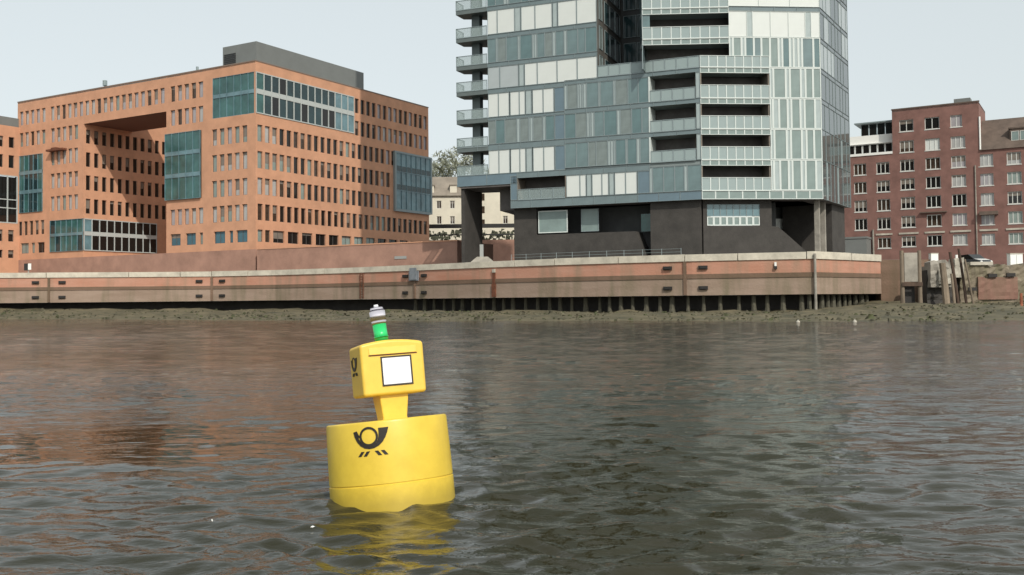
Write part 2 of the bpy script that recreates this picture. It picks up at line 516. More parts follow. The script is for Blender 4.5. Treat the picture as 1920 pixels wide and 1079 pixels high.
def make_water():
    ys = [-400, -80, -20, -4, 0, 2.0, 3.0, 3.6]
    y = 4.0
    while y < 128:
        ys.append(y); y *= 1.0062
    ys += [140, 170]
    ys = np.array(ys)
    ts = np.concatenate([[-300, -60, -12, -5], np.linspace(-1, 1, 560) * 1.0, [5, 12, 60, 300]])
    ts = np.where(np.abs(ts) <= 1, ts, np.sign(ts) * (1 + (np.abs(ts) - 1) * 0.2))
    half = np.maximum(4.0, 3.0 + np.abs(ys) * 0.62)
    X = ts[None, :] * half[:, None]
    Y = np.repeat(ys[:, None], len(ts), 1)
    Z = np.zeros_like(X)
    cell = np.maximum(half / 280.0, np.abs(np.gradient(ys)))[:, None]
    calm = 0.55 + 0.75 * vnoise(X * 0.16 + 3.1, Y * 0.10 + 8.2, 5) + 0.5 * vnoise(X * 0.05, Y * 0.035, 9) - 0.25
    calm = np.clip(calm, 0.3, 1.4)
    # a slick of still water left of the buoy
    rough_edge = 0.35 * (vnoise(X * 0.9, Y * 0.9, 31) - 0.5) + 0.25 * (vnoise(X * 2.3, Y * 2.3, 32) - 0.5)
    e = ((X + 4.3 + 0.12 * (Y - 11.2)) / 2.4) ** 2 + ((Y - 11.3) / 1.9) ** 2 + rough_edge * 1.6
    calm = calm * (1 - 0.75 * np.clip((1.25 - e) / 0.7, 0, 1))
    gust = 0.5 + 1.0 * vnoise(X * 0.55 + 1.7, Y * 0.35 + 4.4, 13)
    wx = 0.5 * (vnoise(X * 0.8, Y * 0.8, 21) - 0.5) + 0.25 * (vnoise(X * 2.1, Y * 2.1, 22) - 0.5)
    for kx, ky, amp, ph, L in wave_field():
        fade = np.clip((L / cell - 2.5) / 3.0, 0, 1)
        mod = (calm * gust) if L < 1.2 else calm
        s = np.sin(kx * (X + wx) + ky * (Y + wx * 0.6) + ph)
        Z += amp * fade * mod * (s + 0.25 * (s * s - 0.5))
    edge = np.clip((4.0 - np.abs(ts)) * 10, 0, 1)[None, :] * ((ys > 1.0) & (ys < 130))[:, None]
    Z *= edge
    nr, nc = X.shape
    verts = np.stack([X, Y, Z], -1).reshape(-1, 3)
    idx = np.arange(nr * nc).reshape(nr, nc)
    q = np.stack([idx[:-1, :-1], idx[:-1, 1:], idx[1:, 1:], idx[1:, :-1]], -1).reshape(-1, 4)
    me = bpy.data.meshes.new('water')
    me.vertices.add(len(verts)); me.vertices.foreach_set('co', verts.astype(np.float32).ravel())
    me.loops.add(q.size); me.loops.foreach_set('vertex_index', q.astype(np.int32).ravel())
    me.polygons.add(len(q)); me.polygons.foreach_set('loop_start', np.arange(0, q.size, 4, dtype=np.int32))
    me.polygons.foreach_set('use_smooth', np.ones(len(q), dtype=bool))
    at = me.attributes.new('ripple', 'FLOAT', 'POINT')
    at.data.foreach_set('value', (np.clip(calm, 0, 1.3) * np.clip((Y - 7) / 16, 0.3, 1.0)).astype(np.float32).ravel())
    me.update()
    m = bpy.data.materials.new('river_water'); m.use_nodes = True
    n, l = m.node_tree.nodes, m.node_tree.links
    b = n['Principled BSDF']
    b.inputs['Roughness'].default_value = 0.045
    b.inputs['IOR'].default_value = 1.333
    tc = n.new('ShaderNodeTexCoord')
    nz = n.new('ShaderNodeTexNoise'); nz.inputs['Scale'].default_value = 0.12; nz.inputs['Detail'].default_value = 3
    l.new(tc.outputs['Object'], nz.inputs['Vector'])
    cr = n.new('ShaderNodeValToRGB')
    cr.color_ramp.elements[0].position = 0.35; cr.color_ramp.elements[1].position = 0.7
    cr.color_ramp.elements[0].color = (0.020, 0.020, 0.010, 1); cr.color_ramp.elements[1].color = (0.030, 0.027, 0.015, 1)
    l.new(nz.outputs['Fac'], cr.inputs['Fac']); l.new(cr.outputs[0], b.inputs['Base Color'])
    # fine ripples the mesh cannot carry
    mp = n.new('ShaderNodeMapping'); mp.inputs['Scale'].default_value = (3.2, 6.5, 1)
    l.new(tc.outputs['Object'], mp.inputs[0])
    n1 = n.new('ShaderNodeTexNoise'); n1.inputs['Scale'].default_value = 1.0; n1.inputs['Detail'].default_value = 4; n1.inputs['Roughness'].default_value = 0.55
    l.new(mp.outputs[0], n1.inputs['Vector'])
    bp = n.new('ShaderNodeBump'); bp.inputs['Strength'].default_value = 1.0; bp.inputs['Distance'].default_value = 0.042
    ra = n.new('ShaderNodeAttribute'); ra.attribute_name = 'ripple'
    rm = n.new('ShaderNodeMath'); rm.operation = 'MULTIPLY'
    l.new(n1.outputs['Fac'], rm.inputs[0]); l.new(ra.outputs['Fac'], rm.inputs[1])
    l.new(rm.outputs[0], bp.inputs['Height'])
    mp3 = n.new('ShaderNodeMapping'); mp3.inputs['Scale'].default_value = (0.9, 1.8, 1)
    l.new(tc.outputs['Object'], mp3.inputs[0])
    n2 = n.new('ShaderNodeTexNoise'); n2.inputs['Scale'].default_value = 1.0; n2.inputs['Detail'].default_value = 3
    l.new(mp3.outputs[0], n2.inputs['Vector'])
    bp2 = n.new('ShaderNodeBump'); bp2.inputs['Strength'].default_value = 1.0; bp2.inputs['Distance'].default_value = 0.025
    l.new(n2.outputs['Fac'], bp2.inputs['Height']); l.new(bp.outputs[0], bp2.inputs['Normal'])
    l.new(bp2.outputs[0], b.inputs['Normal'])
    me.materials.append(m)
    o = bpy.data.objects.new('water', me); C.objects.link(o)
    o['kind'] = 'structure'
make_water()

# ---- mud bank below the wall
def mud_z(x, y):
    ysh, yq = interp(SHORE, x), interp(QUAY, x) if x < 27.2 else 96.0
    zw = interp([(-150, 1.0), (-60, 1.0), (-35, 0.72), (-18, 0.5), (0, 0.42), (20, 0.30), (27, 0.35), (34, 1.0), (120, 1.2)], x)
    t = (y - ysh) / max(2.0, yq - ysh)
    base = zw * (min(1.0, t) ** 0.8 if t > 0 else t * 2.2)
    return max(-1.2, base)
def make_mud():
    xs = [-150 + i * 0.9 for i in range(int(260 / 0.9) + 1)]
    fr = [-0.35, -0.2, -0.1, -0.04, 0, 0.03, 0.07, 0.12, 0.18, 0.25, 0.33, 0.42, 0.52, 0.62, 0.72, 0.82, 0.9, 0.96, 1.0, 1.2]
    me = bpy.data.meshes.new('mud_bank'); bm = bmesh.new()
    rnd = random.Random(5)
    rows = []
    X = np.array(xs)
    for fi in fr:
        row = []
        for x in xs:
            ysh = interp(SHORE, x); yq = interp(QUAY, x) if x < 27.2 else 97.0
            y = ysh + fi * (yq + 3.5 - ysh) + (rnd.uniform(-0.5, 0.5) if 0.02 < fi < 0.9 else 0)
            n_ = float(vnoise(np.array([x * 0.35]), np.array([y * 0.35]), 2)[0]) + 0.6 * float(vnoise(np.array([x * 1.1]), np.array([y * 1.1]), 4)[0])
            z = mud_z(x, y) + (n_ - 0.8) * (0.46 if fi > 0 else 0.1) * min(1, max(0.25, fi * 5))
            row.append(bm.verts.new((x, y, z)))
        rows.append(row)
    for a, b in zip(rows, rows[1:]):
        for i in range(len(xs) - 1):
            f = bm.faces.new((a[i], a[i + 1], b[i + 1], b[i])); f.smooth = True
    bm.to_mesh(me); bm.free()
    me.materials.append(mat('mud', (0.034, 0.034, 0.016), 0.8, 0.0, 0.45, 0.9, 3.0, col2=(0.15, 0.125, 0.072), detail=8))
    o = bpy.data.objects.new('mud_bank', me); C.objects.link(o); o['kind'] = 'structure'
make_mud()
# rubble and weed along the foot of the wall: nobody could count it
def make_rubble():
    rnd = random.Random(9); mb = MB()
    for i in range(3600):
        x = rnd.uniform(-75, 62)
        ysh = interp(SHORE, x); yq = interp(QUAY, x) if x < 27.2 else 94
        t = rnd.random() ** 1.4 * 0.95 + 0.01
        if x < -30 and rnd.random() < 0.6: continue
        y = ysh + t * (yq - ysh)
        s = rnd.uniform(0.05, 0.15) * (1.8 if rnd.random() < 0.05 else 1)
        z = mud_z(x, y) - s * 0.15
        P = []
        for zz, k in ((0, 1.0), (s * rnd.uniform(0.7, 1.5), 0.55)):
            a0 = rnd.uniform(0, 6)
            for j in range(4):
                a = a0 + j * 1.57 + rnd.uniform(-0.3, 0.3)
                rr = s * k * rnd.uniform(0.8, 1.4)
                P.append((x + rr * 1.3 * math.cos(a), y + rr * math.sin(a), z + zz))
        a0 = P[:4]; a1 = P[4:]
        mb.hexa(a0 + a1, 0 if rnd.random() < 0.7 else 1)
    M['rock'] = mat('rock', (0.085, 0.078, 0.05), 0.9, 0.5, 0.7)
    M['weed'] = mat('weed', (0.05, 0.055, 0.022), 0.8, 0.4, 0.7)
    tag(build('rubble', mb, ['rock', 'weed']), kind='stuff')
make_rubble()

# ---- made ground behind the wall, hill beyond
mb = MB()
g = [(-400, 100)] + [(x, y + 0.9) for x, y in QUAY] + [(36.8, 98), (40.0, 98), (40.0, 140), (400, 140)]
k = len(g)
mb.prism(g + [(400, 420), (-400, 420)], 3.6, GROUND)
tag(build('quay_ground', mb, 'paving'), kind='structure')
YARD = 4.45
mb = MB(); mb.prism([(40.05, 93.2), (400, 93.2), (400, 139.95), (40.05, 139.95)], 3.0, YARD)
tag(build('old_quay_yard', mb, 'concrete'), kind='structure')
def make_hill():
    me = bpy.data.meshes.new('hill'); bm = bmesh.new(); rows = []
    for j in range(14):
        y = 206 + j * 11
        row = []
        for i in range(40):
            x = -160 + i * 6.5
            h = 13.5 * (1 - math.exp(-max(0, (y - 206)) / 14.0)) * (1 / (1 + math.exp((x - 22) / 6.0))) * (1 / (1 + math.exp((-52 - x) / 8.0)))
            n_ = float(vnoise(np.array([x * 0.12]), np.array([y * 0.12]), 3)[0])
            row.append(bm.verts.new((x, y, GROUND - 0.3 + h + n_ * 1.2 * min(1, h / 3))))
        rows.append(row)
    for a, b in zip(rows, rows[1:]):
        for i in range(len(a) - 1):
            f = bm.faces.new((a[i], a[i + 1], b[i + 1], b[i])); f.smooth = True
    bm.to_mesh(me); bm.free(); me.materials.append(M['hill'])
    o = bpy.data.objects.new('hill', me); C.objects.link(o); o['kind'] = 'structure'
make_hill()

# ================================================================ QUAY WALL
def cum(pl):
    L = [0]
    for a, b in zip(pl, pl[1:]):
        L.append(L[-1] + math.dist(a, b))
    return L
def along(pl, s):
    L = cum(pl)
    for i in range(len(pl) - 1):
        if s <= L[i + 1] or i == len(pl) - 2:
            t = (s - L[i]) / (L[i + 1] - L[i])
            a, b = Vector(pl[i]), Vector(pl[i + 1])
            d = (b - a).normalized()
            return a + (b - a) * t, d, Vector((d.y, -d.x))
def miter(pl, off):
    out = []
    for i, p in enumerate(pl):
        ds = []
        if i > 0: ds.append((Vector(pl[i]) - Vector(pl[i - 1])).normalized())
        if i < len(pl) - 1: ds.append((Vector(pl[i + 1]) - Vector(pl[i])).normalized())
        n = Vector((0, 0))
        for d in ds: n += Vector((d.y, -d.x))
        n.normalize()
        c = n.dot(Vector((ds[0].y, -ds[0].x)))
        out.append(Vector(p) + n * off / c)
    return out
def sub(pl, s0, s1):
    L = cum(pl)
    pts = [tuple(along(pl, s0)[0])] + [pl[i] for i in range(len(pl)) if s0 + 0.02 < L[i] < s1 - 0.02] + [tuple(along(pl, s1)[0])]
    return pts
def strip(mb, pl, w0, w1, z0, z1, mi=0):
    a, b = miter(pl, w1), miter(pl, w0)
    k, n = len(mb.v), len(pl)
    for z in (z0, z1):
        mb.v += [(p.x, p.y, z) for p in a]
        mb.v += [(p.x, p.y, z) for p in b]
    def q(*f):
        mb.f.append(tuple(k + i for i in f)); mb.m.append(mi)
    for i in range(n - 1):
        q(i, i + 1, 2 * n + i + 1, 2 * n + i)
        q(n + i + 1, n + i, 3 * n + i, 3 * n + i + 1)
        q(2 * n + i, 2 * n + i + 1, 3 * n + i + 1, 3 * n + i)
        q(i + 1, i, n + i, n + i + 1)
    q(n, 0, 2 * n, 3 * n); q(n - 1, 2 * n - 1, 4 * n - 1, 3 * n - 1)

FULL = QUAY + RET[1:]
qw = thing('quay_wall', (0, 101, 0.5), 'long brick quay wall with pale coping along the far shore', 'quay wall')
mb = MB(); strip(mb, FULL, -0.9, 0.0, 3.84, 5.04); build('brick_band', mb, 'quay_brick', qw)
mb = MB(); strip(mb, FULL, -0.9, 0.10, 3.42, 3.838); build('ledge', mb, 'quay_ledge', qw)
mb = MB(); strip(mb, FULL, -0.9, 0.03, 1.86, 3.418); build('lower_band', mb, 'quay_low', qw)
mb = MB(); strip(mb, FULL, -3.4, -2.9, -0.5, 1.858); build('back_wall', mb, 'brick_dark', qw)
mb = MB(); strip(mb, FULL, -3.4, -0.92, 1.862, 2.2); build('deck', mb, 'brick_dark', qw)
# coping stones, one piece each
LQ = cum(FULL); tot = LQ[-1]
def s_at_x(x):
    for i in range(len(FULL) - 1):
        a, b = FULL[i], FULL[i + 1]
        if a[0] <= x <= b[0]:
            return LQ[i] + (x - a[0]) / (b[0] - a[0]) * (LQ[i + 1] - LQ[i])
cuts = [0, s_at_x(-118), s_at_x(-92), s_at_x(-74), s_at_x(-59.5), s_at_x(-49.5), s_at_x(-43), s_at_x(-39), s_at_x(-33.8), s_at_x(-23), s_at_x(-11), s_at_x(0.3), s_at_x(4.3), s_at_x(10.3), s_at_x(16.2), s_at_x(20.8), s_at_x(26.6), s_at_x(32.0), tot]
rnd = random.Random(2)
for a, b in zip(cuts, cuts[1:]):
    mb = MB(); strip(mb, sub(FULL, a + 0.04, b - 0.04), -0.95, 0.12 + rnd.uniform(-0.015, 0.015), 5.045, ZTOP + rnd.uniform(-0.02, 0.02))
    build('coping_stone', mb, 'cap', qw)
# joints (dark vertical posts) at the expansion seams
for x in (-59.2, -39.0, -11.0, 16.2):
    p, d, n = along(FULL, s_at_x(x))
    mb = MB(); F = Fac(p, d)
    mb.fbox(F, -0.14, 0.14, -0.2, 0.16, 1.9, 5.03); build('seam_post', mb, 'quay_ledge', qw)
# rubber fender blocks in fours beside the seams
for x in (-59.2, -39.0, -11.0, 16.2):
    s = s_at_x(x)
    for ds, dz in ((-1.6, 4.45), (1.6, 4.45), (-1.6, 2.55), (1.6, 2.55)):
        p, d, n = along(FULL, s + ds * (1.05 if x > 0 else 1.0))
        F = Fac(p, d); mb = MB()
        mb.fbox(F, -0.42, 0.42, 0.0, 0.20, dz - 0.17, dz + 0.17); mb.fbox(F, -0.28, 0.28, 0.2, 0.28, dz - 0.10, dz + 0.10)
        build('fender_block', mb, 'rubber', qw)
# piles under the wall
s = s_at_x(-12)
while s < tot - 0.4:
    p, d, n = along(FULL, s); q_ = p - n * (1.3 if p.x < 8 else 0.8)
    r = rnd.uniform(0.13, 0.22)
    mb = MB(); zb = mud_z(q_.x, q_.y)
    mb.tube((q_.x + rnd.uniform(-0.1, 0.1), q_.y, -0.8), (q_.x, q_.y, zb + 0.35), r * 2.3, r * 1.25, 7, caps=False)
    mb.tube((q_.x, q_.y, zb + 0.35), (q_.x, q_.y, 1.859), r * 1.25, r, 7)
    build('pile', mb, 'pile', qw)
    s += rnd.uniform(1.15, 1.7) if p.x < 27 else rnd.uniform(0.9, 1.2)
# pale corner pipe, drain, ladder, hatch, lamp
p, d, n = along(FULL, s_at_x(27.2))
mb = MB(); mb.tube((27.2, 88.12, 0.0), (27.2, 88.12, 5.5), 0.12, 0.12, 10); build('corner_pipe', mb, 'concrete', qw)
p, d, n = along(FULL, s_at_x(-1.85)); F = Fac(p, d)
mb = MB(); mb.fbox(F, -0.24, 0.24, 0.0, 0.22, 1.95, 3.3); mb.fbox(F, -0.16, 0.16, 0.0, 0.16, 3.3, 4.5); build('drain_pipe', mb, 'rust', qw)
mb = MB(); mb.fbox(F, -0.17, 0.17, 0.0, 0.2, 4.5, 4.85); build('drain_cowl', mb, 'concrete_pale', qw)
p, d, n = along(FULL, s_at_x(-17.8)); F = Fac(p, d)
mb = MB()
mb.fbox(F, -0.30, -0.22, 0.12, 0.2, 1.95, 5.0); mb.fbox(F, 0.22, 0.30, 0.12, 0.2, 1.95, 5.0)
for i in range(10): mb.fbox(F, -0.22, 0.22, 0.14, 0.18, 2.1 + i * 0.3, 2.15 + i * 0.3)
build('ladder', mb, 'rust', qw)
p, d, n = along(FULL, s_at_x(-11.0)); F = Fac(p, d)
mb = MB(); mb.fbox(F, -0.8, 0.8, 0.12, 0.26, 3.9, 5.0); mb.fbox(F, -0.55, 0.55, 0.26, 0.36, 4.0, 5.35); build('hatch', mb, 'steel_blue', qw)
p, d, n = along(FULL, s_at_x(24.0)); F = Fac(p, d)
mb = MB(); mb.fbox(F, -0.09, 0.09, 0.0, 0.2, 4.45, 4.8, 0); mb.fbox(F, -0.13, 0.13, 0.0, 0.24, 4.2, 4.45, 1); build('marker_lamp', mb, ['white', 'black'], qw)

# thin handrail behind the coping in front of the tower
gr = thing('guard_rail', (5, 99.5, ZTOP), 'thin steel handrail behind the pale coping below the glass tower', 'railing')
s = s_at_x(-0.5)
mb = MB(); prev = None
while s < s_at_x(16):
    p, d, n = along(FULL, s); q_ = p - n * 0.75
    mb2 = MB(); mb2.box(q_.x - 0.02, q_.x + 0.02, q_.y - 0.02, q_.y + 0.02, GROUND, 6.35); build('post', mb2, 'mullion_grey', gr)
    if prev:
        for z in (6.3, 6.0): mb.tube((prev.x, prev.y, z), (q_.x, q_.y, z), 0.012, 0.012, 5)
    prev = q_; s += 1.9
build('rail', mb, 'mullion_grey', gr)

# ================================================================ BRICK OFFICE BLOCK
C0 = Vector((-35.39, 135.7, 0))
tl = Vector((-46, 26.4, 0)).normalized(); tr = Vector((21.26, 34.9, 0)).normalized()
UL = 53.6
Lf = Fac(C0 + tl * UL, -tl)           # left facade, u = UL - (distance from the corner)
Rf = Fac(C0, tr)
CU = 0.0                              # the corner
ZR, ZB = 35.2, 8.9
rows = [(31.3, 33.6), (27.75, 30.05), (24.05, 26.4), (20.3, 22.7), (16.65, 19.0), (13.05, 15.35), (10.05, 11.75)]
bo = thing('brick_office_block', (-40, 150, GROUND), 'orange brick office block with teal glass bays and a tall passage opening', 'building')
wins = []                             # (facade, u0, u1, z0, z1, pane, mullions)
rw = random.Random(11)
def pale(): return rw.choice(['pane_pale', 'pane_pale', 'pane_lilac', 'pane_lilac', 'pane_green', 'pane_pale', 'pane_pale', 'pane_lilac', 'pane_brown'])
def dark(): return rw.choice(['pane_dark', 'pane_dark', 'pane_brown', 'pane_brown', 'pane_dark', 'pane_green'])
WW = 0.97
def lw(d0, n, row, pick, pitch=1.455, wd=WW):   # d0: distance of the first window's near edge from the corner
    for i in range(n):
        a = d0 + i * pitch
        wins.append((Lf, UL - a - wd, UL - a, *rows[row], pick(), 0))
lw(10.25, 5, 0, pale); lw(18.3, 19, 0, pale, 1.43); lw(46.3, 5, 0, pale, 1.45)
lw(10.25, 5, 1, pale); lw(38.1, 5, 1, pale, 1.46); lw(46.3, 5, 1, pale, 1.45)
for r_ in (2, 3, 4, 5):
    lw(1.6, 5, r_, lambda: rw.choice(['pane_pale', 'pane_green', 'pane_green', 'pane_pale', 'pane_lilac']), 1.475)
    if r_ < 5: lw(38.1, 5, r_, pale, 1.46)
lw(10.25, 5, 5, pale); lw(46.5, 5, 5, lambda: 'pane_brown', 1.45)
for a, b, pn in ((1.6, 3.7, 'pane_blue'), (4.35, 5.1, 'pane_blue'), (5.9, 8.1, 'pane_blue'), (10.3, 11.0, 'pane_green'), (11.75, 13.8, 'pane_blue'), (14.9, 17.0, 'pane_blue')):
    wins.append((Lf, UL - b, UL - a, *rows[6], pn, 1 if b - a > 1.5 else 0))
for a, b, pn in ((46.4, 48.2, 'pane_dark'), (48.9, 49.8, 'pane_green'), (50.5, 52.6, 'pane_green')):
    wins.append((Lf, UL - b, UL - a, *rows[6], pn, 1 if b - a > 1.2 else 0))
def rwn(u0, n, row, pick, pitch=1.44, wd=0.96):
    for i in range(n):
        wins.append((Rf, u0 + i * pitch, u0 + i * pitch + wd, *rows[row], pick(i) if pick else dark(), 0))
def mixr(i): return 'pane_dark' if i < 4 else rw.choice(['pane_lilac', 'pane_lilac', 'pane_pale', 'pane_brown'])  # paler panes further right stand in for reflected sky
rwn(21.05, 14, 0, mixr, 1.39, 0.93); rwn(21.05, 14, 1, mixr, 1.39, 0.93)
def m3(i): return rw.choice(['pane_green', 'pane_pale']) if i < 3 else (dark() if i < 18 else rw.choice(['pane_lilac', 'pane_brown']))  # pale panes here carry reflected sky in their colour
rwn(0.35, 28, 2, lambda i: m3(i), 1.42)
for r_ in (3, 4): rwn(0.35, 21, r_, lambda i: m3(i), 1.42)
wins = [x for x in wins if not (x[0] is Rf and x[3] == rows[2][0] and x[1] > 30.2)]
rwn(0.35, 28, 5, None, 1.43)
rwn(0.35, 2, 6, None, 1.42)
u = 3.3
while u < 38:
    pn = rw.choice(['pane_dark', 'pane_green', 'pane_green', 'pane_dark'])
    wins.append((Rf, u, u + 2.2, *rows[6], pn, 1)); u += 2.9
# glass bays set into the walls: (facade, u0, u1, z0, z1)
big_L = [(Lf, UL - 8.3, UL - CU + 0.0, 27.95, 33.75), (Lf, UL - 17.9, UL - 10.6, 16.75, 26.55), (Lf, UL - 54.0, UL - 46.9, 16.75, 26.2), (Lf, UL - 44.85, UL - 36.7, 10.05, 15.1)]
big_R = [(Rf, CU, 20.75, 27.95, 33.75), (Rf, 31.0, 40.52, 16.9, 26.2)]
PASS = (UL - 36.7, UL - 17.9, ZB, 30.0)     # the passage under the top two floors
opL = [(x[1], x[2], x[3], x[4]) for x in wins if x[0] is Lf] + [(b[1], b[2], b[3], b[4]) for b in big_L] + [PASS]
opR = [(x[1], x[2], x[3], x[4]) for x in wins if x[0] is Rf] + [(b[1], b[2], b[3], b[4]) for b in big_R]
mb = MB()
small = [o for o in opL if o not in [(b[1], b[2], b[3], b[4]) for b in big_L] + [PASS]]
wall_with_openings(Lf, 0, UL - CU, ZB, ZR, opL, 0.28, mb)
wall_with_openings(Rf, CU, 40.52, ZB, ZR, opR, 0.28, mb)
build('wall', mb, 'brick_orange', bo)
# passage: its left side wall with windows, the back court, soffit
Sf = Fac(Lf.P(UL - 36.7, 0), tr)
sw = []
srow = [(26.95 - 0.15, 29.25), rows[2], rows[3], rows[4]]
srow = [(27.0, 29.2), (23.3, 25.6), (19.6, 21.95), (15.9, 18.25)]
for j, (a, b) in enumerate(srow):
    for i in range(12):
        uu = 0.42 + i * 1.455
        sw.append((Sf, uu, uu + 0.82, a, b, 'pane_dark', 0))
mb = MB()
wall_with_openings(Sf, 0.0, 22, ZB, ZR, [(x[1], x[2], x[3], x[4]) for x in sw] + [(0.0, 13.8, 10.05, 15.1)], 0.28, mb)
build('passage_wall', mb, 'brick_orange', bo)
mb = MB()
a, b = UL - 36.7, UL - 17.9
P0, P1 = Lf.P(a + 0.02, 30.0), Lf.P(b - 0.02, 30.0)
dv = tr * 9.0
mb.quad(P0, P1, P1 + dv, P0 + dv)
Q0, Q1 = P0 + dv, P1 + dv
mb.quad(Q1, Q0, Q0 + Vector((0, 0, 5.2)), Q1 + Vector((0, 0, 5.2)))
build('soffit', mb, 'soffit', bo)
mb = MB()                                     # right-hand flank of the passage
P1 = Lf.P(UL - 17.9, 0)
mb.quad(P1 + Vector((0, 0, ZB)) + tr * 20, P1 + Vector((0, 0, ZB)), P1 + Vector((0, 0, ZR)), P1 + Vector((0, 0, ZR)) + tr * 20)
build('passage_flank', mb, 'brick_orange', bo)
mb = MB()                                     # roofs and rear closing walls
def blk(p, q, r, s):
    pts = [(p.x, p.y), (q.x, q.y), (r.x, r.y), (s.x, s.y)]
    mb.prism(pts, 35.0, 35.12)
blk(Lf.P(0.05, 0), Lf.P(UL - 36.75, 0), Lf.P(UL - 36.75, 0) + tr * 22, Lf.P(0.05, 0) + tr * 22)
blk(Lf.P(UL - 36.7, 0), Lf.P(UL - 17.95, 0), Lf.P(UL - 17.95, 0) + tr * 8.98, Lf.P(UL - 36.7, 0) + tr * 8.98)
blk(Lf.P(UL - 17.85, 0), Lf.P(UL - CU - 0.05, 0) + tr * 0.0, Rf.P(40.45, 0), Lf.P(UL - 17.85, 0) + tr * 40)
build('roof', mb, 'roof_grey', bo)
mb = MB()
e0, e1 = Rf.P(40.52, 0), Lf.P(UL - 17.9, 0) + tr * 40
mb.quad((e0.x, e0.y, ZB), (e1.x, e1.y, ZB), (e1.x, e1.y, ZR), (e0.x, e0.y, ZR))
f0 = Lf.P(UL - 17.9, 0) + tr * 20
mb.quad((e1.x, e1.y, ZB), (f0.x, f0.y, ZB), (f0.x, f0.y, ZR), (e1.x, e1.y, ZR))
h0, h1 = Lf.P(0, 0), Lf.P(0, 0) + tr * 22
mb.quad((h1.x, h1.y, ZB), (h0.x, h0.y, ZB), (h0.x, h0.y, ZR), (h1.x, h1.y, ZR))
j0 = Sf.P(22, 0)
mb.quad((j0.x, j0.y, ZB), (h1.x, h1.y, ZB), (h1.x, h1.y, ZR), (j0.x, j0.y, ZR))
build('rear_wall', mb, 'brick_orange', bo)
mb = MB()
for F, a, b in ((Lf, -0.05, UL - CU + 0.05), (Rf, CU - 0.05, 40.57)):
    mb.fbox(F, a, b, -0.4, 0.06, 35.202, 35.36)
build('coping', mb, 'coping', bo)
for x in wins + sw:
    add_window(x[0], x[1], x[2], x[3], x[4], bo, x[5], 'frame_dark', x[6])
# glass bays with their own frames and single panes
def glass_bay(F, u0, u1, z0, z1, cols, storeys, pick, fm, w=0.0, fr=0.09, band=0.5, name='glass_bay', bandm=None):
    b = MB()
    du = (u1 - u0) / cols
    H = (z1 - z0) / storeys
    for i in range(cols + 1):
        x = u0 + i * du
        b.fbox(F, max(u0, x - fr / 2), min(u1, x + fr / 2), w - 0.1, w + 0.07, z0, z1)
    for j in range(storeys + 1):
        z = z0 + j * H
        b.fbox(F, u0, u1, w - 0.12, w + 0.04, max(z0, z - fr), min(z1, z + fr))
        if 0 < j < storeys:
            b.fbox(F, u0, u1, w - 0.12, w + 0.02, z + fr + 0.002, z + band, 0 if bandm is None else 1)
    o = build(name, b, [fm] if bandm is None else [fm, bandm], bo)
    for j in range(storeys):
        for i in range(cols):
            zz0 = z0 + j * H + (band if j else 0)
            m_ = MB(); m_.fbox(F, u0 + i * du + 0.03, u0 + (i + 1) * du - 0.03, w - 0.09, w - 0.05, zz0 + 0.03, z0 + (j + 1) * H - 0.03)
            build('pane', m_, pick(i, j), o)
    return o
teal = lambda i, j: rw.choice(['bay_teal', 'bay_teal', 'bay_teal', 'bay_deep'])
deep = lambda i, j: rw.choice(['bay_deep', 'bay_deep', 'bay_teal'])
glass_bay(Lf, UL - 8.3, UL - CU - 0.05, 27.95, 33.75, 6, 2, lambda i, j: 'bay_teal', 'bay_steel', -0.05, 0.05)
glass_bay(Rf, CU + 0.05, 20.75, 27.95, 33.75, 14, 2, lambda i, j: ('bay_teal' if i == 0 else ('bay_deep' if i < 11 and rw.random() < 0.8 else ('pane_dark' if i < 11 else 'bay_steel'))), 'frame_grey', 0.05, 0.15, 0.55)
glass_bay(Lf, UL - 17.9, UL - 10.6, 16.75, 26.55, 5, 3, lambda i, j: 'bay_teal', 'bay_steel', 0.25, 0.05, 0.55)
glass_bay(Lf, UL - 54.0, UL - 46.9, 16.75, 26.2, 6, 3, deep, 'bay_steel', 0.1, 0.05, 0.55)
glass_bay(Rf, 31.0, 40.52, 16.9, 26.2, 7, 3, lambda i, j: 'bay_steel', 'bay_steel', 0.35, 0.07, 0.95, bandm='bay_deep')
glass_bay(Lf, UL - 44.85, UL - 36.7, 10.05, 15.1, 6, 2, teal, 'bay_steel', 0.1, 0.06, 0.4)
glass_bay(Sf, 0.05, 13.8, 10.05, 15.1, 10, 2, lambda i, j: 'bay_steel' if i == 0 else 'pane_dark', 'frame_grey', 0.1, 0.14, 0.5)
mb = MB()                                     # grey bay surround at the right end
mb.fbox(Rf, 40.53, 40.98, -0.3, 0.4, 16.6, 26.5); mb.fbox(Rf, 30.6, 40.52, 0.0, 0.42, 16.5, 16.88); mb.fbox(Rf, 30.6, 40.52, 0.0, 0.42, 26.22, 26.5); mb.fbox(Rf, 30.6, 30.98, 0.0, 0.42, 16.89, 26.21)
build('bay_surround', mb, 'mullion_grey', bo)
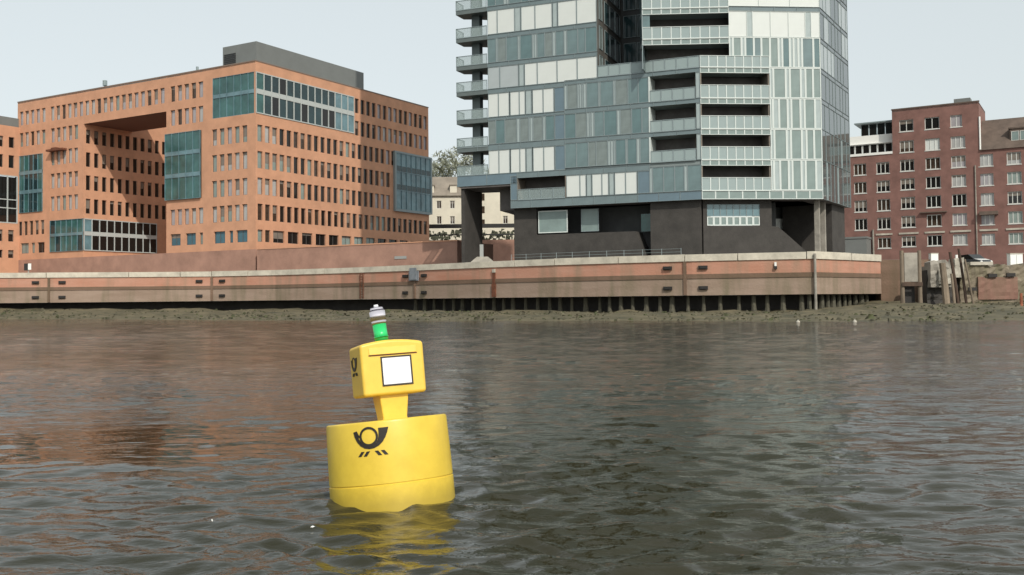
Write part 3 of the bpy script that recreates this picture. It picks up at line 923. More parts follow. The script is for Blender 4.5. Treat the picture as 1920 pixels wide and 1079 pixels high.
# plant room on the roof
pr = MB()
A = Lf.P(UL - 6.6, 0, -3.0); 
pf = Fac(Lf.P(UL - 8.6, 0, -2.2), -tl)
pg = Fac(pf.P(6.6, 0), tr)
pts = [pf.xy(0), pf.xy(6.6), pg.xy(23.5), tuple((pf.P(0, 0) + tr * 23.5)[:2])]
pr.prism(pts, 35.13, 38.75)
pm = build('plant_room', pr, 'roof_grey', bo)
lv = MB()
for i in range(7): lv.fbox(pf, 0.3, 2.6, 0.0, 0.07, 35.9 + i * 0.26, 36.05 + i * 0.26)
build('louvre', lv, 'black', pm)
for uu, nm in ((UL - 36.2, 0), (UL - 15.0, 1)):
    v = MB(); c = Lf.P(uu, 0, -3.0)
    F2_ = Fac(c, -tl)
    if nm == 0:
        v.fbox(F2_, -2.6, 2.4, -2, 0, 35.13, 36.0); v.tube((c.x, c.y + 1, 36.0), (c.x, c.y + 1, 36.8), 0.16); v.tube((c.x, c.y + 1, 36.8), (c.x, c.y + 1, 37.6), 0.36, 0.36, 10)
    else:
        v.fbox(F2_, -1.4, 0.6, -1.5, 0, 35.13, 36.3); v.tube((c.x + 0.2, c.y, 36.3), (c.x + 0.2, c.y, 36.9), 0.2)
    build('roof_vent', v, 'mullion_grey', bo)
# plinth under the block and the terrace wall to its right
mb = MB()
p_ = [Lf.xy(-0.3, 0.12), Lf.xy(UL - CU + 0.12, 0.12), Rf.xy(41, 0.12), tuple((Rf.P(41, 0) + tl * 30)[:2]), tuple((Lf.P(-0.3, 0) + tr * 24)[:2])]
mb.prism(p_, GROUND - 0.2, 9.0)
build('plinth', mb, 'brick_plinth', bo)
aw = MB(); aw.fbox(Lf, UL - 44.9, UL - 40.8, 0.02, 0.9, 26.2, 26.5); aw.fbox(Lf, UL - 43.9, UL - 42.6, 0.02, 0.7, 26.5, 26.75)
build('awning', aw, 'rust', bo)

tw = thing('terrace_wall', (-20, 126, GROUND), 'reddish brick terrace wall between the orange office block and the glass tower', 'wall')
T0_, T1_ = Vector((-34.9, 134.4)), Vector((-6.65, 119.4))
F = Fac(T0_, T1_ - T0_)
LT = (T1_ - T0_).length
mb = MB(); mb.fbox(F, 0, LT, -9.0, 0, GROUND - 0.2, 8.85); build('wall', mb, 'brick_plinth', tw)
mb = MB(); mb.fbox(F, 0, LT + 0.05, -0.5, 0.06, 8.852, 9.0); build('coping', mb, 'brick_orange', tw)
mb = MB(); mb.fbox(F, 22.8, 24.6, 0.0, 0.06, 6.9, 7.25); build('sign_plate', mb, 'steel', tw)
sg = thing('small_sign', (-62, 125.9, GROUND), 'small dark and white sign post on the coping before the orange block', 'sign')
mb = MB(); mb.box(-62.05, -61.95, 125.85, 125.95, GROUND, 6.2); build('post', mb, 'steel', sg)
mb = MB(); mb.box(-62.5, -62.0, 125.75, 125.82, 6.0, 6.9, 0); mb.box(-61.99, -61.6, 125.75, 125.82, 6.1, 6.9, 1); build('plate', mb, ['black', 'white'], sg)

# ================================================================ NEIGHBOUR AT THE LEFT EDGE
nb = thing('brick_neighbour_block', (-90, 152, GROUND), 'orange brick block with dark windows cut by the edge beside the office block', 'building')
Nf = Fac((-100.3, 131.0), tr)
LN = 36.4
nw = []
for z0, z1 in ((27.45, 29.2), (24.1, 26.2), (12.0, 13.9), (9.3, 10.6)):
    uu = LN - 34.2
    while uu < LN - 0.6:
        nw.append((uu, uu + 0.95, z0, z1)); uu += 1.9
mb = MB()
wall_with_openings(Nf, 0, LN, GROUND, 31.0, nw + [(LN - 12, LN - 0.4, 15.0, 22.8)], 0.3, mb)
nl = Nf.P(0, 0) + tl * 20
mb.quad(nl + Vector((0, 0, GROUND)), Nf.P(0, GROUND), Nf.P(0, 31), nl + Vector((0, 0, 31)))
build('wall', mb, 'brick_orange', nb)
for a in nw: add_window(Nf, *a, nb, 'pane_dark', 'frame_dark')
b_ = MB()
for i in range(8):
    x = LN - 12 + i * 11.6 / 7
    b_.fbox(Nf, x - 0.08, x + 0.08, -0.15, 0.05, 15, 22.8)
for z in (15, 17.4, 18.8, 22.7): b_.fbox(Nf, LN - 12, LN - 0.4, -0.15, 0.03, z, z + 0.16)
gb = build('glass_bay', b_, 'frame_grey', nb)
for i in range(7):
    m_ = MB(); x = LN - 12 + i * 11.6 / 7
    m_.fbox(Nf, x + 0.1, x + 1.55, -0.12, -0.08, 15.1, 22.6); build('pane', m_, 'pane_dark', gb)
mb = MB(); q0, q1 = Nf.P(0.3, 0, -0.3), Nf.P(LN, 0, -0.3)
mb.prism([(q0.x, q0.y), (q1.x, q1.y), ((q1 + tl * 14).x, (q1 + tl * 14).y), ((q0 + tl * 14).x, (q0 + tl * 14).y)], 30.9, 32.5)
build('roof', mb, 'roof_grey', nb)

# ================================================================ GLASS TOWER
K = Vector((19.49, 100.2)); T0 = K + Vector((-0.9265, 0.3763)) * 27.6
F1 = Fac(T0, K - T0)
F2 = Fac(K, Vector((0.997, 0.078)))
E2 = F2.xy(12.75)
F3 = Fac(E2, Vector((6.3, 10.2)))
B0 = Vector((13.72, 100.85)); B1 = Vector(F2.xy(3.1))
F2b = Fac(B0, B1 - B0); LB = (B1 - B0).length
Lk = [12.6 + 3.18 * i for i in range(9)]
GH, TOP = 2.68, 95.0  # TOP: unseen height stretched so the tower's shadow covers the brick block
gt = thing('glass_tower', (14, 110, GROUND), 'tall blue grey glass apartment tower with stacked balconies on a dark brick base', 'building')
rt_ = random.Random(21)
SL = 'glass_panel'
def fill(F, a, b, k, kinds=('t_glass', 't_glass', 't_deep', 't_curtain'), fm='mullion_grey', pm_=0.42, z=None, stripm='strip', fr=0.045):
    z0, z1 = z if z else (Lk[k], Lk[k] + GH)
    u = a
    while u < b - 0.25:
        if rt_.random() < pm_ and b - u > 0.9:
            wd = rt_.uniform(0.18, 0.36); pm = stripm
        else:
            wd = rt_.uniform(0.85, 1.5); pm = rt_.choice(kinds)
        if b - (u + wd) < 0.5: wd = b - u
        add_panel(F, u, u + wd, z0, z1, gt, pm, fm, fr, 'vent_strip' if pm == stripm else SL)
        u += wd
def row(F, segs, k, z=None, fm='mullion_grey', fr=0.045):
    z0, z1 = z if z else (Lk[k], Lk[k] + GH)
    for a, b, pm in segs:
        add_panel(F, a, b, z0, z1, gt, pm, fm, fr, {'blind': 'blind_panel', 'blind_grey': 'blind_panel', 'strip': 'vent_strip', 'spandrel': 'spandrel_panel', 't_blue': 'spandrel_panel'}.get(pm, SL))
def bands(F, a, b, z0, z1, pm='spandrel', fm='mullion_grey', step=2.4, fr=0.02, w=0.0):
    n_ = max(1, round((b - a) / step))
    for i in range(n_):
        add_panel(F, a + (b - a) * i / n_, a + (b - a) * (i + 1) / n_, z0, z1, gt, pm, fm, fr, 'spandrel_panel', w)
WH = [(3.9, 5.15, 'blind'), (5.15, 6.45, 'blind'), (6.55, 7.65, 'blind'), (7.65, 8.35, 'blind'), (8.4, 9.1, 'strip'), (9.2, 10.45, 'blind'), (10.45, 11.7, 'blind'), (11.75, 12.9, 't_blue')]
# lowest storey
bands(F1, 6.5, 20.9, 11.7, 12.58); bands(F1, 20.9, 27.6, 11.7, 12.58, 't_blue')
row(F1, [(6.5, 7.3, 't_blue')], 0)
row(F1, [(13.0, 14.55, 'blind'), (14.55, 15.25, 'blind'), (15.3, 15.85, 'strip'), (15.9, 17.0, 'blind'), (17.0, 17.75, 'blind'), (17.8, 18.35, 'strip'), (18.4, 19.6, 'blind'), (19.6, 20.85, 'blind'), (20.9, 22.2, 't_blue')], 0, (12.62, 14.98))
fill(F1, 22.2, 27.6, 0, z=(12.62, 15.28))
bands(F1, 7.3, 22.2, 15.0, 15.62); bands(F1, -0.0, 7.3, 14.42, 15.62, 't_blue', step=3.6)
for k in range(1, 8):
    zb = Lk[k]
    if k in (1, 3):
        row(F1, WH, k, (zb - 0.16, zb + 2.5))
    elif k == 2:
        fill(F1, 3.9, 11.72, 2); row(F1, [(11.75, 12.9, 't_blue')], 2)
    elif k == 4:
        row(F1, [(3.9, 5.35, 'blind_grey'), (5.35, 7.6, 'blind_grey'), (7.65, 8.25, 'strip'), (8.3, 9.8, 'blind'), (9.8, 12.1, 'blind'), (12.1, 14.4, 'blind'), (14.4, 16.65, 'blind')], 4, (zb - 0.16, zb + 2.3))
    elif k == 5:
        fill(F1, 3.9, 16.65, 5, ('t_glass', 't_deep', 't_curtain', 't_glass'), 'mullion_grey', 0.5, (zb - 0.4, zb + 2.3))
    elif k == 6:
        row(F1, [(3.9, 5.1, 'blind'), (5.1, 7.2, 'blind'), (7.2, 7.9, 'strip'), (7.95, 9.6, 'blind'), (9.6, 11.6, 'blind'), (11.65, 12.2, 'strip'), (12.25, 14.4, 'blind'), (14.4, 16.65, 'blind')], 6, (zb - 0.4, zb + 2.3))
    else:
        fill(F1, 3.9, 16.65, 7, z=(zb - 0.4, zb + 2.4))
    if k < 4:
        fill(F1, 12.9, 22.2, k, ('t_glass', 't_deep', 't_curtain', 't_glass', 't_glass'), 'mullion_grey', 0.42)
    # bands over each row
    if k == 1: bands(F1, 0.0, 12.9, Lk[2] - 0.66, Lk[2] - 0.02); bands(F1, 12.9, 27.6, Lk[2] - 0.48, Lk[2] - 0.02)
    if k == 2: bands(F1, 3.85, 12.9, Lk[3] - 0.48, Lk[3] - 0.18); bands(F1, 12.9, 27.6, Lk[3] - 0.48, Lk[3] - 0.02)
    if k == 3: bands(F1, 3.85, 12.9, Lk[4] - 0.66, Lk[4] - 0.18); bands(F1, 12.9, 27.6, Lk[4] - 0.48, Lk[4] - 0.02)
    if k == 4: bands(F1, 3.85, 16.65, Lk[5] - 0.86, Lk[5] - 0.42)
    if k == 5: bands(F1, 3.85, 16.65, Lk[6] - 0.86, Lk[6] - 0.42)
    if k == 6: bands(F1, 3.85, 16.65, Lk[7] - 0.86, Lk[7] - 0.42)
# right part, lower storeys: glass with white mullions
def lights(F, k, cols, kinds, fm='mullion', z=None, fr=0.09):
    z0, z1 = z if z else (Lk[k], Lk[k + 1] - 0.02)
    for a, b in zip(cols, cols[1:]):
        pm = 'strip' if b - a < 0.75 else rt_.choice(kinds)
        add_panel(F, a, b, z0, z1, gt, pm, fm, fr, 'vent_strip' if b - a < 0.75 else SL)
colA = [7.3, 7.6, 8.25, 9.15, 9.55, 10.5, 10.95, 12.05, 12.75]
for k in range(0, 4):
    cols = list(colA)
    if k in (1, 3): cols = [7.3, 7.7, 9.0, 9.45, 10.6, 11.1, 11.9, 12.75]
    lights(F2, k, cols, ['t_light'])
lights(F2, 4, [3.1, 3.5, 4.4, 4.8, 5.7, 6.5, 7.4, 8.3, 8.7, 9.5, 9.9, 10.4, 10.8, 12.0, 12.75], ['t_light', 't_glass', 't_light', 't_deep'])
row(F2, [(3.1, 5.0, 'blind'), (5.0, 5.6, 'strip'), (5.6, 7.5, 'blind'), (7.5, 9.4, 'blind'), (9.4, 11.2, 'blind'), (11.2, 11.8, 'strip'), (11.8, 12.75, 'blind')], 5, None, 'mullion', 0.03)
bands(F2, 3.1, 12.75, Lk[6] - 0.48, Lk[6] - 0.05)
row(F2, [(3.1, 6.3, 'blind'), (6.3, 9.6, 'blind'), (9.6, 12.75, 'blind')], 6, None, 'mullion', 0.03)
bands(F2, 3.1, 12.75, Lk[7] - 0.48, Lk[7] - 0.02)
fill(F2, 3.1, 12.75, 7)
bands(F2, 0.0, 12.75, 11.7, Lk[0] - 0.02, 't_light', 'mullion', 1.4, 0.06)
# right flank
for k in range(0, 8):
    a = Lk[k] - (0.9 if k == 0 else 0)
    segs = []
    u = 0.0
    while u < 11.8:
        wd = rt_.choice([1.3, 1.6, 2.0])
        pm = 't_side'
        if (k == 4 and u < 5.5) or (k == 6 and u < 3.0) or (k == 5 and 1.2 < u < 3.4) or (k == 5 and u > 8.5) or (k == 6 and u > 8): pm = 'blind_grey'
        elif k in (0, 1) and rt_.random() < 0.25: pm = 'strip'; wd = 0.5
        if 12.3 - (u + wd) < 0.6: wd = 12.3 - u
        segs.append((u, u + wd, pm)); u += wd
    row(F3, segs, k, (a, Lk[k] + (GH if k > 1 else 3.16)), 'mullion_grey', 0.02)
    if k > 1: bands(F3, 0, 12.3, Lk[k] + GH + 0.02, Lk[k + 1] - 0.02, 't_side', 'mullion_grey', 3.0)
# core, floor slabs
def off(F, u, w): return F.xy(u, w)
back = [F3.xy(12.3, -0.06), tuple(Vector(F1.xy(3.85, -0.06)) + Vector((6.0, 26.0)))]
mb = MB()
inn = [off(F1, 4.2, -2.4), off(F1, 27.2, -2.4), off(F2, 11.5, -2.4), off(F3, 11.5, -2.4), tuple(Vector(F1.xy(4.2, -2.4)) + Vector((6.5, 22)))]
mb.prism(inn, 11.72, Lk[4] - 0.5)
lb = [off(F1, 4.0, -0.5), off(F1, 16.5, -0.5), off(F1, 16.5, -15), tuple(Vector(F1.xy(4.0, -0.5)) + Vector((6.5, 22)))]
mb.prism(lb, Lk[4] - 0.5, TOP)
rb = [off(F2b, 0.4, -2.6), off(F2b, LB, -2.6), off(F2, 12.3, -2.6), off(F3, 11.8, -0.5), off(F1, 18.5, -15)]
mb.prism(rb, Lk[4] - 0.5, TOP)
build('core', mb, 'core', gt)
for k in range(0, 5):
    mb = MB()
    out = [off(F1, 6.6 if k == 0 else 3.9, -0.10), off(F1, 27.6, -0.10), off(F2, 12.7, -0.10), off(F3, 12.2, -0.10), (back[1][0], back[1][1])]
    z1 = Lk[k] - 0.02
    mb.prism(out, z1 - 0.44 if k else 11.72, z1)
    build('floor_slab', mb, 'slab' if k else 'core', gt)
for k in range(5, 9):
    mb = MB()
    mb.prism([off(F1, 3.95, -0.10), off(F1, 16.6, -0.10), off(F1, 16.6, -3), off(F1, 3.95, -3)], Lk[k] - 0.85, Lk[k] - 0.42)
    mb.prism([off(F2b, 0.05, -0.08), off(F2b, LB - 0.02, -0.08), off(F2b, LB - 0.02, -3), off(F2b, 0.05, -3)], Lk[k] - 0.55, Lk[k] - 0.02)
    mb.prism([off(F2, 3.15, -0.10), off(F2, 12.7, -0.10), off(F2, 12.0, -3), off(F2, 3.15, -3)], Lk[k] - 0.5, Lk[k] - 0.06)
    build('floor_slab', mb, 'slab', gt)
# everything above the frame, kept plain; extra height added to shadow the brick block
mb = MB()
mb.prism([off(F1, 3.85, 0), off(F1, 16.65, 0), off(F1, 16.65, -4), off(F1, 3.85, -4)], Lk[8] - 0.4, TOP)
mb.prism([off(F2b, 0.0, 0), off(F2b, LB, 0.0), off(F2, 12.75, 0), off(F3, 12.3, 0.0), off(F1, 18.5, -15)], Lk[8], TOP)
build('stretched_upper_storeys', mb, 'upper', gt)
# notch between the two upper parts
mb = MB(); mb.fbox(F1, 16.66, 16.80, -14.5, -0.02, Lk[4] - 0.4, TOP - 0.5); build('notch_wall', mb, 'notch_wall', gt)
nl_ = Fac(F1.P(16.82, 0, -0.1), -F1.n)
for k in range(4, 8):
    for a in (0.15, 2.2, 4.3, 6.4): add_panel(nl_, a, a + (1.15 if a < 1 else 1.9), Lk[k] - 0.05, Lk[k] + 2.45, gt, 't_curtain' if a < 1 else 'bay_deep', 'mullion_grey', 0.06)  # deep panes carry the notch's shade in colour, the paler one its sunlit edge
nf = Fac(F1.P(16.82, 0, -9.0), F1.t)
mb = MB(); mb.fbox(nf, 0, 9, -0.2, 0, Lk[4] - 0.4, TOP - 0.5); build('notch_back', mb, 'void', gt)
for k in range(4, 8):
    for i in range(5): add_panel(nf, 0.3 + i * 1.6, 1.8 + i * 1.6, Lk[k] - 0.05, Lk[k] + 2.5, gt, 'bay_deep', 'mullion_grey', 0.05, w=0.07)
ns = Fac(off(F1, 21.0, -9.0), Vector(B0) - Vector(off(F1, 21.0, -9.0)))
lns = (Vector(B0) - Vector(off(F1, 21.0, -9.0))).length
for k in range(4, 8):
    u = 0.0
    while u < lns - 0.3:
        wd = min(1.6, lns - u); add_panel(ns, u, u + wd, Lk[k], Lk[k + 1] - 0.03, gt, 'bay_deep', 'mullion_grey', 0.05); u += wd
# balcony rows: glass rail with posts, partitions
def rail(F, a, b, z, w, pm, post='mullion', h=1.3, step=0.95, kick=0.0, name='balcony_rail'):
    p_ = MB()
    n_ = max(1, round((b - a) / step)); st = (b - a) / n_
    for i in range(n_ + 1):
        x = a + i * st
        p_.fbox(F, max(a, x - 0.045), min(b, x + 0.045), w - 0.04, w + 0.05, z - kick, z + h)
    p_.fbox(F, a, b, w - 0.05, w + 0.06, z + h, z + h + 0.05)
    p_.fbox(F, a, b, w - 0.05, w + 0.06, z - 0.05, z + 0.05)
    o = build(name, p_, post, gt)
    for i in range(n_):
        g_ = MB(); g_.fbox(F, a + i * st + 0.05, a + (i + 1) * st - 0.05, w - 0.01, w + 0.01, z + 0.055, z + h - 0.005)
        build('pane', g_, pm, o)
    return o
for k in range(0, 4):
    rail(F2, 0.0, 7.25, Lk[k], 0.04, 'rail_glass', 'mullion')
    if k: bands(F2, 0.0, 7.3, Lk[k] - 0.62, Lk[k] - 0.06, 't_light', 'mullion', 0.95, 0.05)
bands(F2, 0.0, 7.3, Lk[4] - 0.6, Lk[4] - 0.06, 't_light', 'mullion', 0.95, 0.05)
for k in range(1, 4):
    rail(F1, 22.35, 27.1, Lk[k], 0.03, 'rail_glass', 'mullion_grey', 1.15, 1.2)
    row(F1, [(27.15, 27.6, 'strip')], k)
    mb = MB(); mb.fbox(F1, 22.2, 22.34, -2.3, 0.04, Lk[k], Lk[k] + GH); build('partition', mb, 'mullion', gt)
mb = MB()
for k in range(0, 4): mb.fbox(F2, 7.16, 7.29, -2.3, -0.08, Lk[k], Lk[k] + 2.7)
build('partition', mb, 'stone_brown', gt)
mb = MB()
for k in range(0, 4): mb.fbox(F2, 0.0, 0.14, -2.3, -0.02, Lk[k], Lk[k] + 2.7)
build('partition', mb, 'stone_brown', gt)
rail(F1, 16.7, 27.6, Lk[4], 0.02, 'rail_glass', 'mullion_grey', 1.15, 1.25)
rail(F2, 0.0, 7.3, Lk[4], 0.05, 'rail_glass', 'mullion', 1.15, 0.95)
for k in range(5, 8):
    rail(F2b, 0.0, LB, Lk[k] - 0.1, 0.05, 'rail_glass', 'mullion', 1.2, 0.98)
    bands(F2b, 0.0, LB, Lk[k] - 0.72, Lk[k] - 0.16, 't_light', 'mullion', 0.98, 0.05)
    mb = MB(); mb.fbox(F2b, 0.0, 0.8, -2.5, -0.1, Lk[k], Lk[k + 1] - 0.6); build('partition', mb, 't_deep', gt)
rail(F1, 7.35, 12.85, Lk[0], 0.02, 'rail_clear', 'mullion_grey', 1.1, 1.4)
mb = MB(); mb.fbox(F1, 12.86, 12.98, -2.3, 0.03, Lk[0], Lk[0] + 2.36); build('partition', mb, 'stone_brown', gt)
mb = MB(); mb.fbox(F1, 7.3, 7.36, -2.3, -0.02, Lk[0], Lk[0] + 2.36); build('partition', mb, 'stone_brown', gt)
# a few things that stand on the balconies are too small to tell apart; open loggia at the left end
for k in range(1, 9):
    z = Lk[k] - 0.16 if k < 5 else Lk[k] - 0.4
    mb = MB()
    pts = [off(F1, 0, 0.02), off(F1, 3.84, 0.02), off(F1, 3.84, -4.2), off(F1, 1.6, -2.6), off(F1, 0.1, -1.9)]
    if k > 1: mb.prism(pts, z - 0.5, z); build('loggia_slab', mb, 'slab_dark', gt)
    else:
        mb.prism([off(F1, 0, -0.04), off(F1, 6.5, -0.04), off(F1, 6.5, -6.5), off(F1, 3.0, -6.5), off(F1, 0.0, -5.2)], 14.4, 15.0); build('loggia_slab', mb, 'core', gt)
    if k < 8: rail(F1, 0.0, 3.8, z if k > 1 else 15.65, 0.0, 'rail_clear', 'mullion_grey', 1.05, 1.9)
    sf = Fac(off(F1, 0.05, -1.9), Vector(off(F1, 0.0, 0.0)) - Vector(off(F1, 0.05, -1.9)))
    if k < 8: rail(sf, 0.0, 1.85, z if k > 1 else 15.65, 0.0, 'rail_clear', 'mullion_grey', 1.05, 1.9)
mb = MB(); mb.fbox(F1, 1.45, 2.4, -2.0, -1.1, 15.0, TOP - 1); build('loggia_column', mb, 'slab_dark', gt)
mb = MB(); mb.fbox(F1, 3.86, 4.0, -4.3, -0.07, 15.0, TOP - 1); build('end_wall', mb, 't_blue', gt)
# base of the tower
G0 = GROUND - 0.1
mb = MB(); mb.fbox(F1, 0.35, 0.75, -5.2, -0.25, G0, 14.398); build('fin_wall', mb, 'brick_dark', gt)
mb = MB(); mb.fbox(F1, 4.75, 6.7, -6.6, -6.0, G0, 14.398); build('fin_wall', mb, 'void', gt)  # near-black material stands in for the overhang's shade on this fin
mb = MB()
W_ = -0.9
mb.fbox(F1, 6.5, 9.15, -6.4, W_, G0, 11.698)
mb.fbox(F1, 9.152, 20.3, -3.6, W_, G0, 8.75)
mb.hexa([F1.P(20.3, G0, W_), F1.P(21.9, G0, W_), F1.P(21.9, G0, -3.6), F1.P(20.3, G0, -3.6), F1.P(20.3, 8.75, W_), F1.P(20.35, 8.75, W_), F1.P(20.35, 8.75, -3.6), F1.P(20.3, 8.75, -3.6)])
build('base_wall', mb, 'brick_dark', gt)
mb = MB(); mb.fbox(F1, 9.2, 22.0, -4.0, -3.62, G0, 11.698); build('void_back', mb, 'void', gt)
mb = MB(); mb.fbox(F1, 22.05, 27.35, -6.0, -0.6, G0, 11.698); build('base_pier', mb, 'brick_dark', gt)
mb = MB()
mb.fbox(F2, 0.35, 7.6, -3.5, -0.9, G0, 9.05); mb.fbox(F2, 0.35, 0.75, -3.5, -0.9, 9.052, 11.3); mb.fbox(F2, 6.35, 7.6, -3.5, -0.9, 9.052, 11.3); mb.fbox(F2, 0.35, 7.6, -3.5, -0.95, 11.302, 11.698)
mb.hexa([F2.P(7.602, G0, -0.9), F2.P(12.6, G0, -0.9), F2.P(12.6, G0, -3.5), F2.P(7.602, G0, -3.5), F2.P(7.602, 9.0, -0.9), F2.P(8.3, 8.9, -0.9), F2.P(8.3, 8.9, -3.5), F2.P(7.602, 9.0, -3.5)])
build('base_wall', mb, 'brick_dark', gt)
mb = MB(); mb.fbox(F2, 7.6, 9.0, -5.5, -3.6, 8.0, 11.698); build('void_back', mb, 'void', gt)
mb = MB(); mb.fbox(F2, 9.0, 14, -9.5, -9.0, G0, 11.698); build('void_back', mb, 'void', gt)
add_panel(F1, 9.35, 12.75, 8.9, 11.35, gt, 't_light', 'mullion', 0.1, 'base_window', -1.0)
add_panel(F1, 14.1, 16.1, 8.95, 11.4, gt, 't_light', 'mullion_grey', 0.08, 'base_window', -1.6)
mb = MB(); mb.fbox(F1, 20.5, 22.0, -2.8, -2.7, 8.8, 10.7); build('base_window', mb, 'bay_teal', gt)
u = 0.78
for i in range(8):
    add_panel(F2, 0.78 + i * 0.695, 0.78 + (i + 1) * 0.695, 10.05, 11.28, gt, 'bay_steel', 'mullion_grey', 0.03, 'base_window', -1.0)
    add_panel(F2, 0.78 + i * 0.695, 0.78 + (i + 1) * 0.695, 9.07, 10.02, gt, 't_light', 'mullion', 0.10, 'base_window', -1.0)
mb = MB(); mb.fbox(F2, 10.6, 11.7, -8.9, -8.8, 9.3, 10.4); build('base_window', mb, 'blind', gt)
for a_ in (2.3, 4.7):
    mb = MB(); mb.fbox(F3, a_ - 1.3, a_ - 0.9, -1.2, -0.7, G0, 11.698); build('base_column', mb, 'concrete', gt)
mb = MB(); mb.fbox(F3, 6.0, 11.8, -6.0, -0.6, G0, 11.698); build('base_pier', mb, 'brick_dark', gt)
mb = MB(); mb.prism([off(F1, 0.4, -0.05), off(F1, 6.49, -0.05), off(F1, 6.49, -6.0), off(F1, 0.4, -5.1)], 14.2, 14.398); build('underside', mb, 'core', gt)

pl = thing('grey_post', (-3.3, 107.3, GROUND), 'grey post on a low concrete ramp between the tower fins', 'post')
mb = MB(); mb.box(-3.5, -3.1, 107.1, 107.5, GROUND + 0.5, 7.7); build('shaft', mb, 'steel', pl)
mb = MB(); mb.hexa([(-5.2, 106.4, GROUND - 0.1), (-1.2, 106.4, GROUND - 0.1), (-1.2, 109, GROUND - 0.1), (-5.2, 109, GROUND - 0.1), (-3.8, 106.9, 6.35), (-2.6, 106.9, 6.35), (-2.6, 108.4, 6.35), (-3.8, 108.4, 6.35)]); build('ramp', mb, 'concrete', pl)

# ================================================================ RED WAREHOUSE
wt = Vector((0.857, -0.5154))
Wf = Fac((62.43, 160.0), wt)
wh = thing('red_warehouse', (66, 165, GROUND), 'dark red brick warehouse with white framed windows right of the glass tower', 'building')
wrow = [(28.35, 30.25), (24.95, 26.85), (21.88, 23.75), (18.85, 20.7), (15.75, 17.65), (12.72, 14.6), (9.6, 11.3)]
wo = []
for j, (a, b) in enumerate(wrow):
    for cu in ((1.1, 3.25), (4.95, 7.15), (8.75, 10.85)):
        u1 = cu[1] - (0.4 if j == 0 and cu[0] > 8 else 0)
        wo.append((cu[0], u1, a, b))
    if j >= 2:
        for cu in ((-2.6, -0.55), (-6.2, -4.2), (12.75, 14.75), (16.65, 18.65), (20.5, 22.5), (24.4, 26.4)):
            wo.append((cu[0], cu[1], a - 0.12, b - 0.1))
mb = MB()
wall_with_openings(Wf, -12, 0, 4.0, 24.9, [o for o in wo if o[1] < 0], 0.3, mb)
wall_with_openings(Wf, 0, 12.9, 4.0, 32.0, [o for o in wo if 0 < o[0] < 12], 0.3, mb)
wall_with_openings(Wf, 12.9, 40, 4.0, 24.3, [o for o in wo if o[0] > 12], 0.3, mb)
wb = Vector((0.5154, 0.857, 0))
def side(u, z0, z1, d, flip):
    a, b = Wf.P(u, z0), Wf.P(u, z0) + wb * d
    q = (a, b, b + Vector((0, 0, z1 - z0)), a + Vector((0, 0, z1 - z0)))
    mb.quad(*(q if flip else (q[1], q[0], q[3], q[2])))
side(0, 24.9, 32.0, 10, False); side(12.9, 24.3, 32.0, 10, True); side(-12, GROUND, 24.9, 14, False)
build('wall', mb, 'brick_red', wh)
for o in wo:
    pick = rw.choice(['pane_dark'] * 3 + ['pane_brown']) if o[0] < 8 else rw.choice(['pane_green', 'pane_pale', 'pane_lilac', 'pane_dark'])
    if abs(o[0] - 4.95) < 0.1 and abs(o[2] - 24.95) < 0.1: pick = 'blind'
    two = o[2] > 28
    add_window(Wf, *o, wh, pick, 'frame_white', 1 if two else 2, 0.22, 0.11, sill=0.28)
mb = MB()
for cu in ((-2.9, -0.3), (0.7, 3.7), (4.6, 7.6), (8.4, 11.4), (12.6, 15.2), (16.3, 19.2)):
    mb.fbox(Wf, cu[0], cu[1], 0.003, 0.12, 11.62, 11.9)
build('lintel', mb, 'concrete_pale', wh)
mb = MB(); mb.fbox(Wf, -0.1, 13.0, -0.3, 0.05, 32.002, 32.2); build('coping', mb, 'roof_brown', wh)
mb = MB(); mb.prism([Wf.xy(0), Wf.xy(12.9), tuple((Wf.P(12.9, 0) + wb * 10)[:2]), tuple((Wf.P(0, 0) + wb * 10)[:2])], 31.7, 31.95); mb.fbox(Wf, 9.2, 11.6, -3.4, -1.2, 31.96, 33.0); build('roof', mb, 'roof_grey', wh)
mb = MB()                                     # pitched roof of the right wing
a0, a1 = Wf.P(12.92, 24.3, 0.25), Wf.P(40, 24.3, 0.25)
b0, b1 = Wf.P(12.92, 29.6, 0) + wb * 4.2, Wf.P(40, 29.6, 0) + wb * 4.2
mb.quad(a0, a1, b1, b0); c0, c1 = Wf.P(12.92, 24.3, 0) + wb * 10, Wf.P(40, 24.3, 0) + wb * 10
mb.quad(b0, b1, c1, c0)
rf = build('pitched_roof', mb, 'roof_brown', wh)
mb = MB(); mb.fbox(Wf, 17.1, 21.0, -2.6, -0.9, 25.2, 27.4); mb.fbox(Wf, 16.9, 21.2, -2.6, -0.75, 27.4, 27.6); d_ = build('dormer', mb, 'roof_brown', rf)
for i in range(3): add_panel(Wf, 17.3 + i * 1.2, 18.4 + i * 1.2, 25.5, 27.0, wh, 't_light', 'frame_white', 0.08, 'dormer_window', -0.84)
mb = MB(); q = Wf.P(12.98, 0, 0.05); mb.tube((q.x, q.y, 24.4), (q.x, q.y, 29.6), 0.14); build('downpipe', mb, 'white', wh)
mb = MB(); q = Wf.P(-3.3, 0, 0.15); mb.tube((q.x, q.y, GROUND), (q.x, q.y, 12.6), 0.16); q = Wf.P(12.2, 0, 0.12); mb.tube((q.x, q.y, GROUND), (q.x, q.y, 22), 0.10); build('downpipe', mb, 'concrete', wh)
